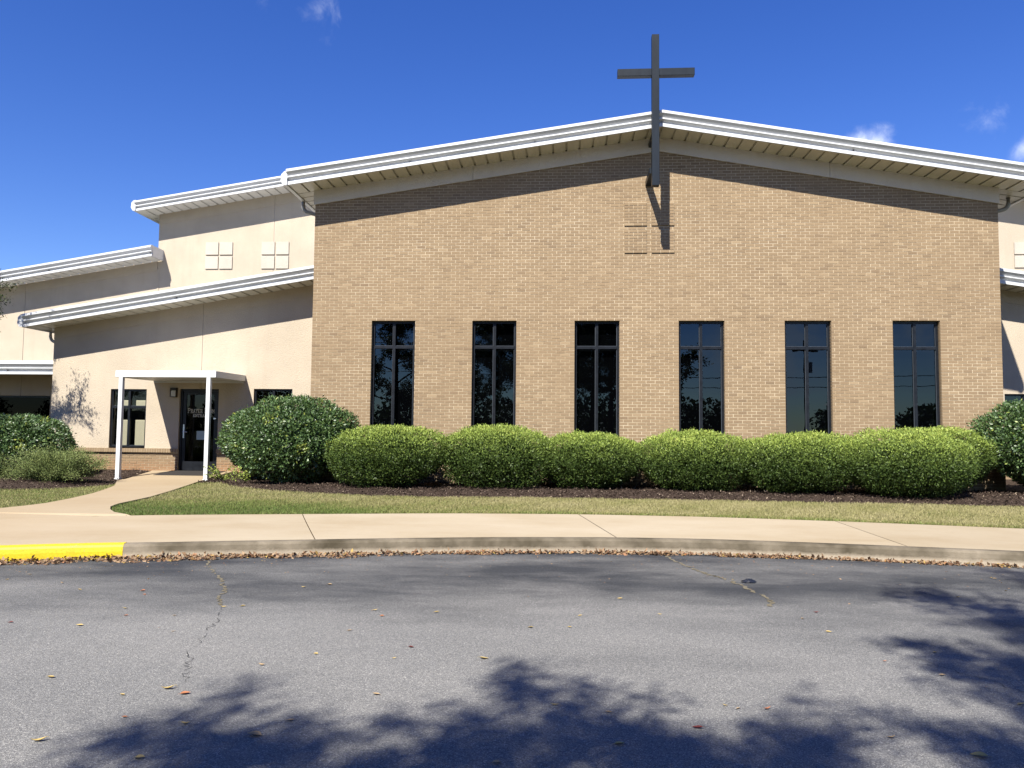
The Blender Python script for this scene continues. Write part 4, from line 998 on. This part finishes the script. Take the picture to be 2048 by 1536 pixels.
# trees: recursive limbs with leaf sprays
def tree(name, base, height, lean, spread, seed, label, leafsize=.075, nspray=26, limbs=7, trunk_r=.16, group=None, first=.38, zmin=0, dirs=None, twigs=5, fuzz=.085):
    rng = np.random.default_rng(seed); base = np.array(base, float); root = empty(name, tuple(base)); tag(root, label, 'tree', group)
    mb = MB(); top = base + np.array([lean[0], lean[1], height]); Ps, Ds = [], []
    tp = [base + (top - base) * u + rng.normal(0, .05, 3) * (0 < u < 1) for u in np.linspace(0, 1, 8)]
    mb.tube(tp, list(np.linspace(trunk_r, trunk_r * .22, 8)), 9)
    tw = MB()
    for k in range(limbs):
        u = first + (1 - first) * (k + .5) / limbs; s = base + (top - base) * u
        if dirs: az = dirs[k % len(dirs)] + rng.normal(0, .18)
        else: az = k * 2.4 + rng.uniform(-.4, .4)
        ln = spread * (1.08 - .45 * u) * rng.uniform(.8, 1.15); el = rng.uniform(.12, .55) + .35 * (u - first)
        d = np.array([math.cos(az) * math.cos(el), math.sin(az) * math.cos(el), math.sin(el)]); pts = [s]
        for i in range(6): pts.append(pts[-1] + d * ln / 6 + rng.normal(0, .07, 3) * ln / 4); d = unit(d + np.array([0, 0, -.03]) + rng.normal(0, .10, 3))
        mb.tube(pts, list(np.linspace(trunk_r * .24, .009, 7)), 6)
        for i in range(2, 7):
            for q in range(twigs):
                d2 = unit(d + rng.normal(0, .75, 3)); l2 = ln * rng.uniform(.16, .36); e0 = pts[i]; tp2 = [e0]; 
                for j in range(3): tp2.append(tp2[-1] + d2 * l2 / 3 + rng.normal(0, .04, 3)); d2 = unit(d2 + rng.normal(0, .2, 3))
                tw.tube(tp2, [.013, .009, .006, .003], 4)
                for j in range(1, 4):
                    n = nspray; a = tp2[j - 1] + (tp2[j] - tp2[j - 1]) * rng.random((n, 1)); Ps.append(a + rng.normal(0, fuzz, (n, 3))); Ds.append(unit(d2 * .8 + rng.normal(0, .7, (n, 3))))
    P, D_ = np.concatenate(Ps), np.concatenate(Ds); k = P[:, 2] > zmin; P, D_ = P[k], D_[k]
    child(mb.build('trunk', 'bark', smooth=True), root); child(tw.build('twigs', 'bark', kind='stuff'), root)
    quads('crown', leaf_quads(P, D_, leafsize * rng.uniform(.7, 1.3, len(P)), .45, .2, rng), rng.uniform(0, 1, len(P)), 'oak', root)
    return root
tree('oak_tree', (-9.95, -.3, .26), 5.9, (.2, 0), 2.7, 51, 'tree beyond the left edge with leafy branch tips reaching into the frame', .055, 44, 16, .13, None, .36, 1.9, twigs=4, fuzz=.06)
tree('oak_tree', (3.25, -22.75, 0), 8.0, (.2, .1), 3.9, 153, 'tree behind the camera whose dappled shadow covers the lower middle of the asphalt', .082, 44, 15, .2, 'trees behind the photographer', .48)
tree('oak_tree', (7.3, -22.2, 0), 8.0, (.2, .1), 3.7, 53, 'tree behind the camera whose leafy shadow covers the lower right corner of the asphalt', .082, 44, 15, .2, 'trees behind the photographer', .48)
tree('oak_tree', (8.1, -20.1, 0), 10.2, (.2, .1), 3.5, 56, 'tree right of the camera casting long branch shadows from the right edge', .082, 40, 13, .16, 'trees behind the photographer', .56)
tree('oak_tree', (-3.2, -24.5, 0), 8.6, (-.3, .2), 4.6, 54, 'tree seen only as a dark reflection in the leftmost tall window', .12, 34, 12, .2, 'trees behind the photographer', .26)
tree('oak_tree', (-9.5, -27, 0), 9.0, (.2, 0), 4.8, 55, 'tree seen only as a dark reflection in the door glass', .12, 34, 12, .2, 'trees behind the photographer', .26)
tree('oak_tree', (4.8, -22.9, 0), 8.2, (.2, .1), 4.1, 57, 'tree behind the camera between the other two, shading the bottom middle of the asphalt', .082, 44, 15, .18, 'trees behind the photographer', .45)
tree('oak_tree', (3.4, -22.6, 0), 8.0, (.2, .1), 3.8, 58, 'tree behind the camera filling the shade left of the bottom middle of the asphalt', .082, 40, 14, .18, 'trees behind the photographer', .47)
tree('oak_tree', (5.9, -22.1, 0), 8.0, (.2, .1), 3.8, 59, 'tree behind the camera filling the shade right of the bottom middle of the asphalt', .082, 40, 14, .18, 'trees behind the photographer', .47)
for k, (x, y, h, sd_) in enumerate([(-2.5, -33, 9.5, 62), (4.0, -34, 9.5, 63), (10.5, -32, 9.0, 64), (-16, -33, 10, 65)]):
    tree('oak_tree', (x, y, 0), h, (.2, 0), 4.6, sd_, ['bushy tree reflected dark in the second tall window from the left', 'bushy tree reflected dark in the third tall window from the left', 'bushy tree reflected dark in the fourth tall window from the left', 'bushy tree reflected in the glass of the porch at the far left'][k], .20, 22, 16, .2, 'trees behind the photographer', .10, twigs=4)
# far side of the road, seen in the glass: pole, wires, wooded skyline
pole = empty('utility_pole', (25.2, -45, 0)); tag(pole, 'wooden utility pole reflected in the fifth tall window from the left', 'pole')
mb = MB(); mb.tube([(25.2, -45, 0), (25.2, -45, 9.0)], [.16, .11], 10); child(mb.build('shaft', 'wood'), pole)
mb = MB(); mb.box(24.2, 26.2, -45.06, -44.94, 8.1, 8.22); child(mb.build('crossarm', 'wood'), pole)
mb = MB(); mb.tube([(25.5, -45, 6.4), (25.5, -45, 7.2)], [.22, .22], 10); child(mb.build('transformer', 'decal'), pole)
for z, s in ((5.2, 'lowest'), (6.0, 'middle'), (8.25, 'highest')):
    mb = MB(); pts = [(x, -45 - (x - 25.2) * .12, z + .9 * ((x - 25.2) / 40) ** 2 * 1.2 - .5 * (1 - ((x - 25.2) / 40) ** 2) * .0 + (x - 25.2) * .02) for x in np.linspace(-15, 65, 24)]
    mb.tube(pts, [.028] * 24, 5); tag(mb.build('power_line', 'plastic'), f'{s} of the sagging power lines reflected in the two rightmost tall windows', 'cable', 'power lines over the road')
rng = np.random.default_rng(61); Ps = []
for k in range(46):
    x = -140 + k * 7.5 + rng.normal(0, 2); y = -112 + rng.normal(0, 7); h = rng.uniform(4.5, 8.5); N = unit(rng.normal(size=(900, 3))); rr = rng.uniform(.6, 1.05, (900, 1))
    Ps.append(np.array([x, y, h * .5]) + N * rr * np.array([5.5, 3, h * .52]))
P = np.concatenate(Ps); P = P[P[:, 2] > 0]
tag(quads('distant_woods', leaf_quads(P, rng.normal(size=P.shape), rng.uniform(.5, 1.0, len(P)), .7, .2, rng), rng.uniform(0, .7, len(P)), 'oak'), 'far line of woods across the road', kind='stuff')

# ================================================================== grass, mulch chips, leaf litter
def grass():
    rng = np.random.default_rng(71); n = 270000
    x = rng.uniform(-8.5, 15.5, n); u = rng.random(n); y0 = ys(x); y1 = ym(x) + .06; y = y0 + (y1 - y0) * u
    keep = (y1 > y0 + .05) & ~inpoly(x, y, WALK) & ((x > -2) | (y > -8.5))
    # only the lawn right of the walk, and the small patch left of it
    x, y = x[keep], y[keep]; n = len(x)
    P = np.stack([x, y, gz(y) - .012], 1); nz = .5 + .25 * np.sin(x * 1.7 + y * 2.1) + .25 * np.sin(x * 4.3 - y * 3.3 + 1)
    lush = np.clip(1 - (x - .5) / 5.5, 0, 1) * np.clip((-3.4 - y) / 2.0, .15, 1); lush = np.maximum(lush, np.clip(.45 - (y - ys(x)) * 1.3, 0, .5))
    edge = (y - ys(x)) < .12
    t = .80 - .72 * lush + .22 * (nz - .5) + rng.normal(0, .13, n)
    t = np.where(x < -2, .55 + .25 * (nz - .5) + rng.normal(0, .15, n), t)
    D_ = np.array([0, 0, 1.0]) + rng.normal(0, .5, (n, 3)); S = rng.uniform(.022, .052, n) * np.where(edge, 1.25, 1.0)
    Q = leaf_quads(P, D_, S, .16, .1, rng)
    tag(quads('grass', Q, t, 'grass'), 'short mown lawn, green near the walkway and straw coloured to the right', kind='stuff')
grass()
def chips():
    rng = np.random.default_rng(72); n = 65000
    x = rng.uniform(-9.5, 15.5, n); y = ym(x) - .05 + rng.random(n) ** 1.1 * (np.where(x < -.1, 2.1, -.02) - ym(x)); keep = ~inpoly(x, y, WALK); x, y = x[keep], y[keep]; n = len(x)
    z = np.array([zbed(a, b_) for a, b_ in zip(x, y)]) + rng.uniform(.0, .022, n)
    D_ = rng.normal(size=(n, 3)) * np.array([1, 1, .35]); N = np.array([0, 0, 1.0]) + rng.normal(0, .45, (n, 3))
    t = np.clip(rng.normal(.45, .22, n), 0, .9); t = np.where(rng.random(n) < .04, 1.0, t)
    tag(quads('mulch_chips', leaf_quads(np.stack([x, y, z], 1), D_, rng.uniform(.02, .065, n), .38, .2, rng, N), t, 'chip'), 'loose bark chips covering the beds', kind='stuff')
chips()
def litter():
    rng = np.random.default_rng(73); n = 11000
    x = np.concatenate([rng.uniform(-6, 3.4, 5200), rng.uniform(3.4, 8.6, 2900), rng.uniform(8.6, 13, 900), rng.uniform(7.6, 11.5, 900)]); n = len(x)
    clump = .55 + .45 * np.sin(x * 2.3) * np.sin(x * 5.9 + 1); w = np.where(x < 1.5, .36, np.where(x < 4, .26, np.where(x < 8.4, .15, .10)))
    d = rng.random(n) ** 1.4 * w * (.5 + .7 * clump); y = yk(x) - .012 - d; z = rng.uniform(.004, .036, n) * (1 - d / .5)
    keep = (rng.random(n) < .15 + .75 * clump) | (x < 2.5); x, y, z = x[keep], y[keep], z[keep]; n = len(x)
    D_ = rng.normal(size=(n, 3)) * np.array([1, 1, .4]); N = np.array([0, -.2, 1.0]) + rng.normal(0, .6, (n, 3))
    tag(quads('leaf_litter', leaf_quads(np.stack([x, y, z], 1), D_, rng.uniform(.026, .066, n), .55, .5, rng, N), np.clip(rng.normal(.55, .25, n), 0, 1), 'litter'), 'drift of dry brown leaves gathered along the kerb', kind='stuff')
    m = 500; x = rng.uniform(-4, 12, m); y = yk(x) - .35 - rng.exponential(.55, m); s = np.stack([x, y, np.full(m, .006)], 1)
    tag(quads('leaf_crumbs', leaf_quads(s, rng.normal(size=(m, 3)) * np.array([1, 1, .1]), rng.uniform(.008, .03, m), .5, .4, rng, np.array([0, 0, 1.]) + rng.normal(0, .3, (m, 3))), np.clip(rng.normal(.7, .2, m), 0, 1), 'litter'), 'tiny leaf crumbs on the asphalt', kind='stuff')
litter()

# single fallen leaves on the asphalt: a curled blade with a stalk
def leaf_mesh(m, curl, wid):
    mb = MB(); n = 6; V = []
    for i in range(n + 1):
        u = i / n; w = wid * math.sin(PI * min(1, u * .96 + .02)) ** .8 * (1.1 - .5 * u); z = curl * (u - .5) ** 2 * 4
        for s in (-1, 0, 1): V.append((u - .5, s * w, z + (abs(s) * w * .6) + .01))
    mb.v = V
    for i in range(n):
        for j in range(2): q = i * 3 + j; mb.f.append((q, q + 3, q + 4, q + 1)); mb.t.append(.5)
    mb.tube([(-.5, 0, curl + .01), (-.62, .02, curl + .03), (-.74, .05, .02)], [.012, .01, .008], 4)
    return mb.mesh('fallen_leaf', m, True)
LM = {k: [leaf_mesh(k, cu, w) for cu, w in ((.10, .26), (.22, .2), (.05, .32))] for k in ('leaf_yellow', 'leaf_tan', 'leaf_orange', 'leaf_red')}
CN = {'leaf_yellow': 'pale yellow', 'leaf_tan': 'tan', 'leaf_orange': 'orange-brown', 'leaf_red': 'dark red'}
LV = [(2.79, -12.97, 'y', .075, None), (3.58, -13.1, 'y', .10, 'long pale yellow leaf lying flat just left of the dark crack'), (3.72, -13.17, 'o', .075, 'orange-brown leaf lying on the dark crack in the asphalt'),
      (3.38, -13.22, 'y', .05, None), (3.94, -13.6, 'y', .075, None), (4.34, -13.71, 't', .10, 'largest tan leaf in the tree shade near the bottom edge'), (4.45, -13.51, 't', .06, None), (3.35, -13.87, 'y', .09, 'golden leaf at the bottom left corner of the asphalt'),
      (3.93, -14.01, 'y', .07, 'pale yellow leaf at the very bottom of the asphalt beside the crack'), (3.58, -13.54, 'o', .04, None), (3.94, -12.61, 't', .06, None), (4.2, -12.34, 'y', .05, None), (5.33, -12.34, 'y', .085, None), (4.74, -12.39, 'y', .04, None),
      (4.8, -12.12, 'r', .055, 'small dark red leaf on sunlit asphalt above the tree shade'), (2.2, -11.79, 'y', .075, None), (2.23, -11.23, 'y', .06, None), (2.37, -11.46, 'o', .045, None), (2.75, -11.42, 't', .04, None),
      (3.0, -11.09, 'y', .065, 'pale yellow leaf standing at the end of the sandy crack'), (3.15, -11.04, 'y', .06, None), (4.79, -13.08, 't', .06, None), (4.29, -11.07, 'y', .06, None), (4.39, -11.26, 'o', .05, None), (4.81, -11.08, 'y', .06, None),
      (5.8, -13.16, 'y', .065, None), (6.12, -13.66, 'y', .07, 'pale yellow leaf standing in deep tree shade at the bottom middle'), (6.53, -13.42, 'r', .075, 'dark red leaf in the tree shade at the bottom'), (6.96, -13.11, 'o', .06, None), (6.8, -13.12, 't', .035, None),
      (7.86, -11.4, 'y', .06, None), (7.97, -10.76, 'r', .06, None), (7.79, -10.99, 't', .04, None), (8.21, -12.41, 't', .06, None), (7.47, -13.46, 't', .06, None), (7.79, -13.65, 'y', .10, 'curved pale yellow leaf in the shade at the bottom right'),
      (8.4, -12.91, 'y', .07, None), (7.97, -12.14, 'o', .04, None), (5.55, -13.92, 't', .06, None), (6.36, -10.4, 'y', .065, None), (6.65, -10.97, 'y', .05, None), (5.6, -11.5, 'y', .06, None), (5.99, -11.08, 'y', .05, None),
      (9.5, -9.99, 'y', .06, None), (10.37, -8.99, 't', .05, None), (1.4, -10.56, 'y', .06, None), (0.46, -9.92, 't', .06, None), (1.99, -10.54, 'o', .065, None), (2.1, -10.7, 'o', .05, None), (3.39, -10.22, 'y', .06, None), (3.6, -10.07, 't', .07, None),
      (0.42, -10.19, 'y', .05, None), (1.05, -10.29, 't', .06, None), (1.63, -11.76, 'r', .05, None), (4.26, -11.73, 't', .05, None), (2.98, -11.89, 't', .04, None), (5.9, -11.46, 'y', .045, None), (6.09, -13.24, 't', .05, None), (6.74, -13.08, 'y', .04, None), (8.41, -11.89, 'y', .05, None)]
LG = {}
KEY = {'y': 'leaf_yellow', 't': 'leaf_tan', 'o': 'leaf_orange', 'r': 'leaf_red'}
for i, (x, y, c, s, lab) in enumerate(LV):
    k = KEY[c]; o = bpy.data.objects.new('fallen_leaf', LM[k][i % 3]); COL.objects.link(o)
    o.location = (x, y, .004); o.scale = (s * .74,) * 3; o.rotation_euler = (random.uniform(-.15, .15), random.uniform(-.15, .15), random.uniform(-.5, .5) + (PI if i % 2 else 0))
    where = 'in the tree shade' if (y < -12.9 and x > 3.6) or (y < -12.2 and x > 8) else ('on the dark asphalt near the kerb' if y > -10.75 else 'on the worn sunlit asphalt')
    tag(o, lab, 'leaf', 'fallen leaves scattered on the asphalt')
    if not lab: LG.setdefault((CN[k], where), []).append(((x - CAM.x) / (y - CAM.y), o))
ORD = ['leftmost', 'second from the left', 'third from the left', 'fourth from the left', 'fifth from the left', 'sixth from the left', 'seventh from the left', 'eighth from the left', 'ninth from the left', 'tenth from the left', 'eleventh from the left', 'twelfth from the left', 'thirteenth from the left', 'fourteenth from the left', 'fifteenth from the left', 'sixteenth from the left', 'seventeenth from the left', 'eighteenth from the left']
for (c, where), lst in LG.items():
    lst.sort(key=lambda q: q[0])
    for i, (_, o) in enumerate(lst):
        o['label'] = f'the one {c} leaf lying {where}' if len(lst) == 1 else (f'rightmost of the {c} leaves {where}' if i == len(lst) - 1 else f'{ORD[i]} of the {c} leaves {where}')
# crumpled scrap of black plastic on the sandy crack
rng = np.random.default_rng(81); mb = MB(); n = 9; V = []
for i in range(n):
    for j in range(n): u, v = i / (n - 1) - .5, j / (n - 1) - .5; V.append((7.716 + u * .115 * (1 + .3 * rng.normal()), -9.48 + v * .10, .008 + max(0, .045 * (1 - 3.6 * (u * u + v * v))) * rng.uniform(.5, 1.2)))
mb.v = V
for i in range(n - 1):
    for j in range(n - 1): q = i * n + j; mb.f.append((q, q + n, q + n + 1, q + 1)); mb.t.append(.5)
tag(mb.build('plastic_scrap', 'plastic'), 'crumpled black plastic scrap lying on the sandy crack', 'litter')
